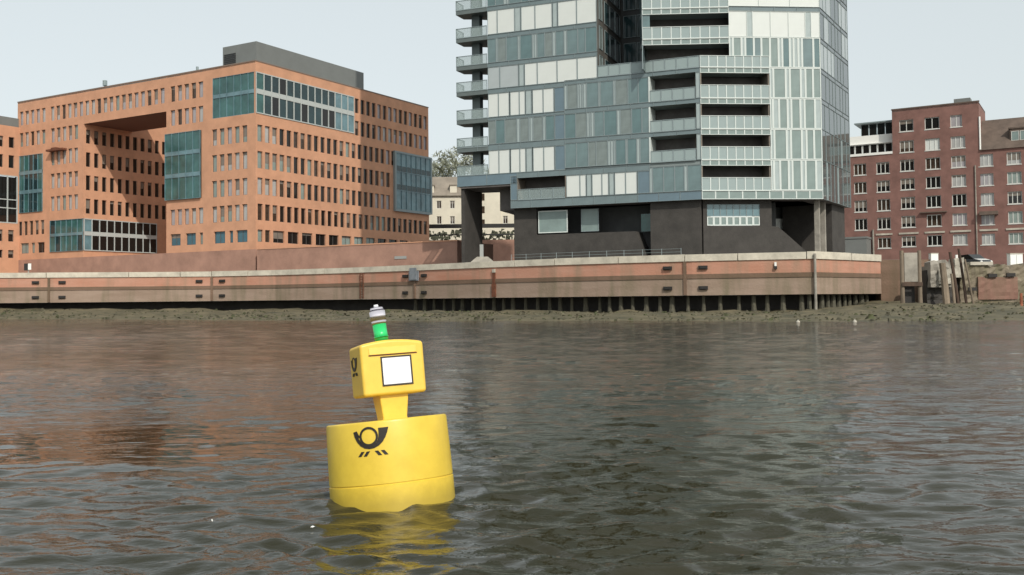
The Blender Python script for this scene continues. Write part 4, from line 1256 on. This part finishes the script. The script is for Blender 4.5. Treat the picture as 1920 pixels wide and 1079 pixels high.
# white roof terrace of the left wing
mb = MB(); mb.fbox(Wf, -12, -0.02, -0.3, 0.12, 24.902, 25.3, 0); mb.fbox(Wf, -12, -0.02, -2.0, -1.7, 27.1, 28.5, 0); mb.fbox(Wf, -12, -0.02, -7, -1.2, 27.0, 27.1, 0); mb.fbox(Wf, -6.4, -0.02, -7, -2.0, 30.6, 30.8, 1)
build('roof_terrace', mb, ['white', 'mullion_grey'], wh)
for i in range(9): add_panel(Wf, -11 + i * 1.2, -9.85 + i * 1.2, 25.32, 26.98, wh, 'pane_dark', 'frame_white', 0.1, 'terrace_window', -1.5)
for i in range(4): add_panel(Wf, -5.4 + i * 1.3, -4.15 + i * 1.3, 28.55, 30.55, wh, 'pane_dark', 'mullion_grey', 0.08, 'terrace_window', -2.6)
mb = MB(); mb.fbox(Wf, 4.0, 8.0, 0.01, 0.5, 14.9, 15.05); mb.fbox(Wf, 12.7, 15.3, 0.02, 0.9, 14.1, 14.65); build('awning', mb, 'roof_brown', wh)
mb = MB(); mb.fbox(Wf, -7.0, -3.6, 0.5, 4.0, GROUND, 11.0); mb.fbox(Wf, -7.1, -3.5, 0.4, 4.1, 11.0, 11.3); build('porch', mb, 'roof_grey', wh)

# ================================================================ HOUSE ON THE SLOPE, TREES
ch = thing('cream_house', (-12, 214, 14), 'cream rendered house with dormer roof glimpsed behind the tower base', 'house')
class ScaledFac(Fac):
    def P(s, u, z, w=0.0):
        return Fac.P(s, u * 1.26, 1.6 + (z - 1.6) * 1.26, w * 1.26)
Hf = ScaledFac((-24.5, 214.0), Vector((1, 0.04)))
hw = []
for z in (14.9, 17.6):
    for i in range(9): hw.append((1.9 + i * 2.3, 2.7 + i * 2.3, z, z + 1.35))
mb = MB(); wall_with_openings(Hf, 0, 22, 12.0, 19.9, hw, 0.2, mb)
mb.quad(Hf.P(22, 12), Hf.P(22, 12, -8), Hf.P(22, 19.9, -8), Hf.P(22, 19.9)); mb.quad(Hf.P(0, 12, -8), Hf.P(0, 12), Hf.P(0, 19.9), Hf.P(0, 19.9, -8))
build('wall', mb, 'cream', ch)
for a in hw:
    q0, q1 = Hf.P(a[0], a[2]), Hf.P(a[1], a[3])
    H0 = Fac((-24.5, 214.0), Vector((1, 0.04)))
    add_window(H0, a[0] * 1.26, a[1] * 1.26, q0.z, q1.z, ch, 'pane_brown', 'frame_white', 1, 0.2, 0.09)
mb = MB(); mb.quad(Hf.P(-0.4, 19.8, 0.4), Hf.P(22.4, 19.8, 0.4), Hf.P(22.4, 23.6, -4), Hf.P(-0.4, 23.6, -4)); mb.quad(Hf.P(22.4, 19.8, -8.4), Hf.P(-0.4, 19.8, -8.4), Hf.P(-0.4, 23.6, -4), Hf.P(22.4, 23.6, -4))
rf = build('roof', mb, 'roof_tan', ch)
for u_ in (5.4, 9.4, 13.8, 17.4):
    mb = MB(); mb.fbox(Hf, u_ - 0.6, u_ + 0.6, -2.5, -0.3, 20.3, 21.6, 0); mb.fbox(Hf, u_ - 0.75, u_ + 0.75, -2.5, -0.2, 21.6, 21.8, 1); build('dormer', mb, ['cream', 'roof_tan'], rf)
mb = MB(); mb.fbox(Hf, 12.3, 17.6, -4, 0.6, 12, 21.0); build('bay', mb, 'cream', ch)
mb = MB()
for z in (14.4, 16.7, 18.9): mb.fbox(Hf, 14.0, 14.8, 0.55, 0.66, z, z + 1.2)
build('bay_window', mb, 'pane_brown', ch)
rwl = thing('retaining_wall', (-10, 196, GROUND), 'dark retaining wall with railing below the cream house', 'wall')
mb = MB(); mb.box(-32, 12, 198, 199, GROUND, 13.8); build('wall', mb, 'brick_plinth', rwl)
mb = MB(); mb.box(-32, 12, 197.5, 197.9, 16.2, 17.0); mb.box(-32, 12, 197.6, 197.8, 14.7, 14.95); build('rail', mb, 'black', rwl)
hg = MB(); rnd = random.Random(4)
for i in range(900):
    x, y, z = rnd.uniform(-31, 11), rnd.uniform(200, 206), rnd.uniform(12, 15.8)
    s_ = rnd.uniform(0.25, 0.6); a = rnd.uniform(0, 6.3); b = rnd.uniform(-1, 1)
    dx, dy = math.cos(a) * s_, math.sin(a) * s_
    hg.quad((x - dx, y - dy, z - s_ * b), (x + dx, y + dy, z - s_ * 0.3), (x + dx * 0.6, y + dy * 0.4, z + s_), (x - dx * 0.8, y, z + s_ * 0.8))
tag(build('scrub', hg, 'hedge'), kind='stuff')

def tree_meshes(seed, H, spread):
    rnd = random.Random(seed); tr_, cr_ = MB(), MB()
    def branch(p, d, L, r, lev):
        q = p + d * L
        (tr_ if lev < 2 else cr_).tube(p, q, r, r * 0.65, 6 if lev < 2 else 3, caps=False)
        if lev >= 4:
            for i in range(16):
                a = q - d * L * rnd.random(); v = Vector((rnd.gauss(0, 1), rnd.gauss(0, 1), rnd.gauss(0.3, 1))).normalized() * rnd.uniform(0.35, 0.9)
                s_ = Vector((rnd.gauss(0, 1), rnd.gauss(0, 1), rnd.gauss(0, 1))).normalized() * 0.07
                cr_.quad(a, a + v * 0.5 + s_, a + v, a + v * 0.5 - s_)
            return
        for i in range(rnd.choice([3, 3, 4])):
            nd = (d + Vector((rnd.gauss(0, spread), rnd.gauss(0, spread), rnd.uniform(-0.1, 0.35)))).normalized()
            branch(p + d * L * rnd.uniform(0.6, 1.0), nd, L * rnd.uniform(0.6, 0.82), r * 0.58, lev + 1)
    branch(Vector((0, 0, 0)), Vector((0.03, 0.02, 1)), H * 0.33, H * 0.022, 0)
    return tr_.mesh('trunk', ['bark']), cr_.mesh('crown', ['twig'])
tm = [tree_meshes(3, 13, 0.62), tree_meshes(8, 12, 0.7)]
tl_ = ['bare greyish tree leftmost of the clump behind the cream house', 'tall bare tree with the widest crown behind the cream house', 'bare tree behind the loggias of the glass tower', 'bare tree seen low beneath the glass tower loggia slabs']
for (x, y, z, v, sc, rz), lb_ in zip(((-21.5, 234, 17.5, 0, 1.6, 0), (-16.6, 240, 18, 1, 2.1, 1.2), (-11.0, 236, 17.8, 0, 1.9, 2.4), (-5.5, 242, 18, 1, 1.75, 3.9)), tl_):
    t = thing('bare_tree', (x, y, z), lb_, 'tree', 'bare trees on the slope')
    t.scale = (sc, sc, sc); t.rotation_euler = (0, 0, rz)
    for nm, me in zip(('trunk', 'crown'), tm[v]):
        o = bpy.data.objects.new(nm, me); C.objects.link(o); o.parent = t

# ================================================================ OLD QUAY AT THE RIGHT
oq = thing('old_quay_wall', (46, 93, 0.5), 'weathered old quay wall with red stained patch right of the timber posts', 'quay wall')
OF = Fac((36.4, 97.0), Vector((1, 0.0)))
mb = MB(); mb.fbox(OF, 0.0, 5.5, -1.5, 0, 0.0, 5.2); build('return_wall', mb, 'quay_ledge', oq)  # darker ledge material stands in for the shadow on this wall
OG = Fac((39.2, 92.6), Vector((1, -0.02)))
rq = random.Random(12)
def rough_wall(F, u0, u1, z0, z1, name, m_, seed, amp=0.22, w=0.0, top=0.25):
    rr = random.Random(seed); me = bpy.data.meshes.new(name); bm = bmesh.new()
    nu, nz = max(3, int((u1 - u0) / 0.35)), max(3, int((z1 - z0) / 0.3))
    g_ = []
    tops = [z1 + rr.uniform(-top, top * 0.5) for _ in range(nu + 1)]
    for j in range(nz + 1):
        r_ = []
        for i in range(nu + 1):
            z = z0 + (tops[i] - z0) * j / nz
            r_.append(bm.verts.new(F.P(u0 + (u1 - u0) * i / nu, z, w + rr.uniform(-amp, amp))))
        g_.append(r_)
    bk = [bm.verts.new(F.P(u0 + (u1 - u0) * i / nu, tops[i] - 0.05, w - 1.4)) for i in range(nu + 1)]
    g_.append(bk)
    g_.append([bm.verts.new(F.P(u0 + (u1 - u0) * i / nu, z0, w - 1.4)) for i in range(nu + 1)])
    for a, b in zip(g_, g_[1:]):
        for i in range(nu):
            bm.faces.new((a[i], a[i + 1], b[i + 1], b[i]))
    for e in (0, nu):
        col = [r_[e] for r_ in g_]
        bm.faces.new(col if e else col[::-1])
    bm.to_mesh(me); bm.free(); me.materials.append(M[m_])
    return put(name, me, oq)
rough_wall(OG, 3.0, 11.5, 0.6, 4.5, 'old_wall', 'quay_old', 1, 0.12)
rough_wall(OG, 11.55, 40, 0.6, 4.55, 'old_wall', 'quay_old', 4, 0.12)
M['red_stain'] = quay_mat('red_stain', (0.20, 0.105, 0.08), (0.24, 0.14, 0.105), (0.13, 0.095, 0.06))
o = rough_wall(OG, 4.6, 8.3, 1.2, 3.3, 'brick_patch', 'red_stain', 2, 0.05, 0.16, 0.12)
rough_wall(OG, 0.1, 2.2, 2.4, 5.0, 'block', 'concrete', 3, 0.10, 0.35, 0.3)
rough_wall(OG, 0.0, 2.9, 0.6, 4.0, 'old_wall', 'brick_dark', 6, 0.10, -0.3)
rough_wall(OG, 2.35, 3.2, 3.3, 5.1, 'block', 'concrete_pale', 5, 0.06, 0.45, 0.2)
rough_wall(OG, 0.8, 2.0, 2.7, 4.2, 'block', 'concrete_pale', 8, 0.08, 0.6, 0.2)
mb = MB(); mb.fbox(OG, 3.9, 6.0, -0.9, 0.25, 4.45, 4.75); build('coping_stone', mb, 'concrete_pale', oq)
for u_, z_ in ((5.9, 3.45), (7.6, 3.5), (4.0, 2.2)):
    mb = MB(); mb.fbox(OG, u_ - 0.4, u_ + 0.4, 0.2, 0.38, z_ - 0.16, z_ + 0.16); build('fender_block', mb, 'rubber', oq)
mb = MB(); mb.box(28.0, 42.0, 100.2, 100.8, -0.5, 5.2); build('back_wall', mb, 'brick_dark', oq)
# timber dolphin
dl_ = thing('mooring_dolphin', (36.2, 89.5, 0.8), 'pair of tall timber posts carrying a pale concrete panel beside the quay end', 'mooring post')
for x in (35.55, 37.15):
    mb = MB(); mb.tube((x, 89.5, 0.3), (x, 89.55, 5.75), 0.20, 0.17, 9); build('post', mb, 'timber', dl_)
mb = MB(); mb.box(35.75, 36.95, 89.45, 89.75, 2.9, 5.55); build('panel', mb, 'concrete', dl_)
mb = MB(); mb.box(35.4, 37.3, 89.22, 89.3, 2.5, 2.85); build('cross_beam', mb, 'timber_dark', dl_)
mb = MB(); mb.box(35.76, 36.94, 90.2, 90.4, 0.4, 2.85); build('back_board', mb, 'rubber', dl_)
lab = ['thick pale timber post leaning right of the concrete blocks', 'dark tall timber post leaning beside the pale one', 'slim dark timber post rising highest among the leaning posts', 'short pale stake leaning at the foot of the timber posts', 'rightmost slim timber post in front of the old quay wall']
for (x0, x1, z1, r_, m_), lb_ in zip(((39.6, 39.3, 4.6, 0.34, 'timber'), (40.75, 40.1, 5.6, 0.16, 'timber_dark'), (41.5, 40.9, 5.9, 0.13, 'timber_dark'), (40.2, 40.0, 3.6, 0.13, 'timber'), (41.9, 41.2, 4.9, 0.10, 'timber')), lab):
    mb = MB(); y_ = 89.6 + rq.uniform(-0.4, 0.4)
    mb.tube((x0, y_, 0.3), ((x0 + x1) / 2 + 0.03, y_ + 0.05, 0.3 + (z1 - 0.3) / 2), r_, r_ * 0.95, 8, caps=False); mb.tube(((x0 + x1) / 2 + 0.03, y_ + 0.05, 0.3 + (z1 - 0.3) / 2), (x1, y_ + 0.1, z1), r_ * 0.95, r_ * 0.85, 8)
    tag(build('timber_post', mb, m_), lb_, 'post', 'leaning timber posts at the old quay')
mb = MB(); mb.tube((44.0, 85, 0.2), (44.0, 85, 1.75), 0.14, 0.12, 8); mb.tube((44.45, 85, 0.2), (44.4, 85, 1.7), 0.13, 0.11, 8)
tag(build('mooring_stump', mb, 'timber_red'), 'reddish twin timber stump standing in the mud before the old quay', 'post')
# things on the old quay
eb = thing('switch_cabinet', (49.3, 96, YARD), 'pale switch cabinet standing on the old quay at the edge', 'cabinet')
mb = MB(); mb.box(48.6, 49.8, 95.7, 96.4, YARD - 0.01, 5.6); build('body', mb, 'white', eb)
mb = MB(); mb.box(48.55, 49.85, 95.65, 96.45, 5.6, 5.68); build('lid', mb, 'concrete_pale', eb)
mb = MB(); mb.box(49.18, 49.21, 95.685, 95.7, YARD + 0.1, 5.5); build('door_gap', mb, 'mullion_grey', eb)
wbx = thing('white_crate', (41.6, 97, YARD), 'small white crate behind the concrete blocks of the old quay', 'crate')
mb = MB(); mb.box(41.3, 42.0, 96.7, 97.3, YARD - 0.01, 5.75); build('body', mb, 'white', wbx)
mb = MB(); mb.box(41.27, 42.03, 96.67, 97.33, 5.75, 5.82); build('lid', mb, 'concrete_pale', wbx)
bd = thing('white_bollard', (44.4, 97, YARD), 'slim white bollard on the old quay left of the car', 'bollard')
mb = MB(); mb.tube((43.7, 96.5, YARD - 0.01), (43.7, 96.5, 5.6), 0.14, 0.12, 10); build('shaft', mb, 'white', bd)
# parked car
car = thing('parked_car', (48.2, 101, YARD), 'dark parked car with pale bonnet standing behind the old quay wall', 'car')
def car_parts(px, py, yaw):
    c_, s_ = math.cos(yaw), math.sin(yaw)
    def T(x, y, z): return (px + c_ * x - s_ * y, py + s_ * x + c_ * y, YARD + z)
    def loft(secs, name, m_):
        b = MB(); k = 0
        for x, hw, z0, z1 in secs:
            b.v += [T(x, -hw, z0), T(x, hw, z0), T(x, hw * 0.92, z1), T(x, -hw * 0.92, z1)]
        n_ = len(secs)
        for i in range(n_ - 1):
            for e in range(4):
                f_ = (i * 4 + e, i * 4 + (e + 1) % 4, (i + 1) * 4 + (e + 1) % 4, (i + 1) * 4 + e)
                b.f.append(f_[::-1]); b.m.append(0)
        b.f.append((0, 1, 2, 3)); b.m.append(0); b.f.append(tuple(4 * (n_ - 1) + i for i in (3, 2, 1, 0))); b.m.append(0)
        return build(name, b, m_, car)
    loft([(-2.0, 0.75, 0.35, 0.75), (-1.8, 0.85, 0.25, 0.92), (-0.8, 0.88, 0.22, 0.95), (0.9, 0.88, 0.22, 0.93), (1.7, 0.84, 0.25, 0.80), (2.0, 0.74, 0.35, 0.62)], 'body', 'car_paint')
    loft([(-1.7, 0.74, 0.93, 0.96), (-1.1, 0.76, 0.93, 1.42), (0.1, 0.76, 0.93, 1.45), (0.95, 0.76, 0.92, 0.95)], 'cabin', 'pane_dark')
    for x in (-1.25, 1.25):
        for y in (-0.8, 0.8):
            b = MB(); b.tube(T(x, y - 0.1, 0.32), T(x, y + 0.1, 0.32), 0.32, 0.32, 14); build('wheel', b, 'tyre', car)
    for y in (-0.6, 0.6):
        b = MB(); b.tube(T(1.9, y, 0.62), T(2.0, y, 0.62), 0.12, 0.10, 10); build('headlight', b, 'white', car)
    b = MB(); b.quad(T(0.95, -0.7, 0.955), T(1.75, -0.66, 0.82), T(1.75, 0.66, 0.82), T(0.95, 0.7, 0.955)); build('bonnet', b, 'white', car)
car_parts(48.4, 103.0, R(-76))

# ================================================================ THE BUOY
bu = thing('yellow_letterbox_buoy', (-1.0, 8.15, 0.0), 'yellow drum buoy carrying a letterbox and green lamp tilting in the river', 'buoy')
bu.rotation_euler = (R(6.0) * -1, R(-5.3), 0)
RB, HB = 0.497, 0.620
def bput(name, mb, mats, smooth=True, parent=None, bevel=0.0):
    if isinstance(mats, str): mats = [mats]
    me = mb.mesh(name, mats)
    o = bpy.data.objects.new(name, me); C.objects.link(o); o.parent = parent or bu
    if bevel:
        m_ = o.modifiers.new('b', 'BEVEL'); m_.width = bevel; m_.segments = 4; m_.limit_method = 'ANGLE'; m_.angle_limit = R(35)
    if smooth:
        for p in me.polygons: p.use_smooth = True
        m_ = o.modifiers.new('n', 'WEIGHTED_NORMAL'); m_.keep_sharp = True
    return o
mb = MB()
prof = [(RB + 0.012, -0.9), (RB + 0.012, 0.118), (RB + 0.004, 0.122), (RB + 0.004, 0.130), (RB + 0.010, 0.134), (RB + 0.008, 0.3), (RB, HB - 0.02), (RB - 0.004, HB - 0.007), (RB - 0.016, HB), (RB - 0.06, HB), (RB - 0.07, HB - 0.006), (0.2, HB - 0.006)]
mb.lathe(prof, 128)
drum = bput('drum', mb, 'yellow', False)
for p in drum.data.polygons: p.use_smooth = len(p.vertices) == 4
drum.data.set_sharp_from_angle(angle=R(30))
# post horn, cut from thin sheet and bent round the drum
def poly_sheet(polys, mapper, name, m_, parent):
    mb_ = MB()
    for poly in polys:
        k = len(mb_.v)
        tri = tessellate_polygon([[Vector((x, y, 0)) for x, y in poly]])
        mb_.v += [mapper(x, y, 0.0035) for x, y in poly]
        for t in tri:
            mb_.f.append(tuple(k + i for i in t)); mb_.m.append(0)
        mb_.v += [mapper(x, y, -0.002) for x, y in poly]
        n_ = len(poly)
        for i in range(n_):
            j = (i + 1) % n_
            mb_.f.append((k + i, k + j, k + n_ + j, k + n_ + i)); mb_.m.append(0)
    o = bput(name, mb_, m_, False, parent)
    bm = bmesh.new(); bm.from_mesh(o.data); bmesh.ops.recalc_face_normals(bm, faces=bm.faces); bm.to_mesh(o.data); bm.free()
    return o
def arc(cx, cy, r, a0, a1, n):
    return [(cx + r * math.cos(R(a0 + (a1 - a0) * i / n)), cy + r * math.sin(R(a0 + (a1 - a0) * i / n))) for i in range(n + 1)]
def ring(cx, cy, ro, ri, n=24):
    out = []
    for i in range(n):
        a0, a1 = 360 * i / n, 360 * (i + 1) / n
        out.append(arc(cx, cy, ro, a0, a1, 1) + arc(cx, cy, ri, a1, a0, 1))
    return out
def horn():
    """drawn in units of the emblem's width, origin at its centre"""
    P = []
    P += ring(-0.06, 0.10, 0.262, 0.205)
    # the horn's body: outer and inner outline of the sweep, cut into short strips
    out_ = [(-0.50, 0.245), (-0.465, 0.10), (-0.40, -0.03), (-0.31, -0.14), (-0.19, -0.215), (-0.06, -0.24), (0.08, -0.225), (0.21, -0.165), (0.32, -0.07), (0.40, 0.05), (0.455, 0.17), (0.50, 0.31)]
    in_ = [(-0.40, 0.27), (-0.385, 0.15), (-0.345, 0.04), (-0.285, -0.05), (-0.18, -0.125), (-0.06, -0.155), (0.05, -0.135), (0.135, -0.08), (0.19, 0.0), (0.215, 0.09), (0.225, 0.19), (0.225, 0.31)]
    for i in range(len(out_) - 1):
        P.append([out_[i], out_[i + 1], in_[i + 1], in_[i]])
    P.append([(-0.40, 0.27), (-0.385, 0.15), (-0.335, 0.08), (-0.325, 0.12)])
    for x0, s_ in ((-0.40, -1), (-0.24, -1), (0.08, 1), (0.25, 1)):
        w_ = 0.095
        if s_ < 0: P.append([(x0, -0.43), (x0 + w_, -0.43), (x0 + w_ + 0.10, -0.30), (x0 + 0.10, -0.30)])
        else: P.append([(x0 + 0.10, -0.43), (x0 + w_ + 0.10, -0.43), (x0 + w_, -0.30), (x0, -0.30)])
    return P
EW, EA, EZ = 0.285, R(-97.5), 0.478
def on_drum(x, y, d):
    a = EA + x * EW / RB
    z = EZ + y * EW
    r = RB + 0.0035 + max(0, (HB - z) * 0.012) + d
    return (r * math.cos(a), r * math.sin(a), z)
def subdivide_polys(P, n=3):
    return P
poly_sheet(horn(), on_drum, 'horn_emblem', 'print_black', bu)
# neck
BX, BY, YAW = 0.035, 0.06, R(23.5)
def rot(x, y): return (BX + x * math.cos(YAW) - y * math.sin(YAW), BY + x * math.sin(YAW) + y * math.cos(YAW))
mb = MB()
k = []
for z, hx, hy in ((HB - 0.01, 0.107, 0.10), (HB + 0.02, 0.104, 0.10), (HB + 0.17, 0.122, 0.115), (HB + 0.235, 0.125, 0.12)):
    for sx, sy in ((-1, -1), (1, -1), (1, 1), (-1, 1)):
        x, y = rot(sx * hx, sy * hy - 0.02); mb.v.append((x, y, z))
for i in range(3):
    for e in range(4):
        mb.f.append((i * 4 + e, i * 4 + (e + 1) % 4, (i + 1) * 4 + (e + 1) % 4, (i + 1) * 4 + e)); mb.m.append(0)
mb.f.append((3, 2, 1, 0)); mb.f.append((12, 13, 14, 15)); mb.m += [0, 0]
bput('neck', mb, 'yellow_box', True, None, 0.014)
# letterbox body
Z0, Z1 = HB + 0.20, HB + 0.625
HX, HY = 0.273, 0.19
mb = MB()
nx = 9
prof_ = []
for i in range(nx + 1):
    x = -HX + 2 * HX * i / nx
    prof_.append((x, Z1 + 0.030 * (1 - (x / HX) ** 2)))
ring_ = [(-HX, Z0), (HX, Z0)] + list(reversed(prof_))
n_ = len(ring_)
for y in (-HY, HY):
    for x, z in ring_:
        t = 1.0 if z > Z0 + 0.1 else 0.985
        X_, Y_ = rot(x * t, y); mb.v.append((X_, Y_, z))
mb.f.append(tuple(range(n_))); mb.m.append(0)
mb.f.append(tuple(reversed(range(n_, 2 * n_)))); mb.m.append(0)
for i in range(n_):
    j = (i + 1) % n_
    mb.f.append((j, i, n_ + i, n_ + j)); mb.m.append(0)
box = bput('letterbox', mb, 'yellow_box', True, None, 0.026)
def on_front(x, z, d):
    X_, Y_ = rot(x, -HY - d); return (X_, Y_, z)
def on_left(y, z, d):
    X_, Y_ = rot(-HX - d, y); return (X_, Y_, z)
# flap: a shallow hood over the slot
mb = MB()
fz0, fz1 = Z1 - 0.09, Z1 - 0.03
pts = [on_front(-0.20, fz0, 0.010), on_front(0.205, fz0, 0.010), on_front(0.205, fz0, -0.004), on_front(-0.20, fz0, -0.004), on_front(-0.20, fz1, 0.003), on_front(0.205, fz1, 0.003), on_front(0.205, fz1, -0.004), on_front(-0.20, fz1, -0.004)]
mb.hexa(pts); fl_ = bput('flap', mb, 'yellow_box', True, box, 0.005)
mb = MB(); mb.hexa([on_front(-0.205, fz0 - 0.010, 0.0025), on_front(0.21, fz0 - 0.010, 0.0025), on_front(0.21, fz0 - 0.010, -0.004), on_front(-0.205, fz0 - 0.010, -0.004), on_front(-0.205, fz0, 0.0025), on_front(0.21, fz0, 0.0025), on_front(0.21, fz0, -0.004), on_front(-0.205, fz0, -0.004)])
bput('slot', mb, 'rust', False, box)
# white notice plate in a dark frame
pz0, pz1, px0, px1 = Z0 + 0.085, Z0 + 0.305, -0.095, 0.145
def fbx(x0, x1, z0, z1, d0, d1, name, m_):
    b_ = MB(); b_.hexa([on_front(x0, z0, d1), on_front(x1, z0, d1), on_front(x1, z0, d0), on_front(x0, z0, d0), on_front(x0, z1, d1), on_front(x1, z1, d1), on_front(x1, z1, d0), on_front(x0, z1, d0)])
    return bput(name, b_, m_, False, box)
b_ = MB()
for (x0, x1, z0, z1) in ((px0 - 0.012, px1 + 0.012, pz0 - 0.012, pz0), (px0 - 0.012, px1 + 0.012, pz1, pz1 + 0.012), (px0 - 0.012, px0, pz0, pz1), (px1, px1 + 0.012, pz0, pz1)):
    b_.hexa([on_front(x0, z0, 0.008), on_front(x1, z0, 0.008), on_front(x1, z0, -0.002), on_front(x0, z0, -0.002), on_front(x0, z1, 0.008), on_front(x1, z1, 0.008), on_front(x1, z1, -0.002), on_front(x0, z1, -0.002)])
bput('plate_frame', b_, 'print_black', False, box)
fbx(px0 + 0.001, px1 - 0.001, pz0 + 0.001, pz1 - 0.001, -0.002, 0.005, 'notice_plate', 'plate_white')
# horn on the box's left cheek
SW_ = 0.20
poly_sheet(horn(), lambda x, y, d: on_left(0.03 - x * SW_, Z0 + 0.27 + y * SW_, d), 'horn_emblem', 'print_black', box)
# lamp: green tube, clear ribbed lens, knob
LX, LY = rot(-0.03, -0.02)
tilt = -0.085
def lp(z): return (LX + (z - Z1) * tilt, LY, z)
mb = MB(); mb.tube(lp(Z1 + 0.0), lp(Z1 + 0.178), 0.056, 0.058, 28); gl = bput('lamp_tube', mb, 'green', True)
mb = MB(); mb.tube(lp(Z1 + 0.06), lp(Z1 + 0.075), 0.061, 0.061, 28); bput('band', mb, 'green', True, gl)
mb = MB(); mb.tube(lp(Z1 + 0.178), lp(Z1 + 0.205), 0.060, 0.066, 28); mb.tube(lp(Z1 + 0.205), lp(Z1 + 0.288), 0.066, 0.067, 28); mb.tube(lp(Z1 + 0.288), lp(Z1 + 0.318), 0.060, 0.052, 28); ln = bput('lens', mb, 'lamp', True)
mb = MB(); mb.tube(lp(Z1 + 0.318), lp(Z1 + 0.345), 0.022, 0.018, 14); bput('knob', mb, 'plate_white', True, ln)

# ================================================================ SMALL THINGS ON THE WATER
for (x, y), lb_ in zip(((18.0, 62.0), (21.4, 61.5)), ('small white float on the water before the piles, left of two', 'small white float on the water nearer the timber posts')):
    f_ = thing('float', (x, y, 0.0), lb_, 'float', 'white floats near the shore')
    b_ = MB(); b_.lathe([(0.03, -0.08), (0.10, -0.03), (0.13, 0.03), (0.10, 0.10), (0.04, 0.13)], 14)
    o = bpy.data.objects.new('ball', b_.mesh('ball', ['concrete_pale'])); C.objects.link(o); o.parent = f_
    b_ = MB(); b_.tube((0, 0, 0.125), (0, 0, 0.18), 0.02, 0.02, 8)
    o = bpy.data.objects.new('eye', b_.mesh('eye', ['white'])); C.objects.link(o); o.parent = f_
for (x, y, rz), lb_ in zip(((-1.42, 6.95, 0.5), (-2.2, 7.2, 1.9)), ('white feather floating left of the yellow buoy', 'tiny white feather floating farther left of the buoy')):
    b_ = MB(); s_ = 0.03 if x > -2 else 0.018
    b_.v = [(-s_, 0, 0.012), (0, -s_ * 0.35, 0.016), (s_, 0, 0.02), (0, s_ * 0.35, 0.024), (0, 0, 0.03)]
    b_.f = [(0, 1, 4), (1, 2, 4), (2, 3, 4), (3, 0, 4), (3, 2, 1, 0)]; b_.m = [0] * 5
    o = put('feather', b_.mesh('feather', ['white']), None, (x, y, 0.0), rz)
    tag(o, lb_, 'feather', 'feathers on the water')
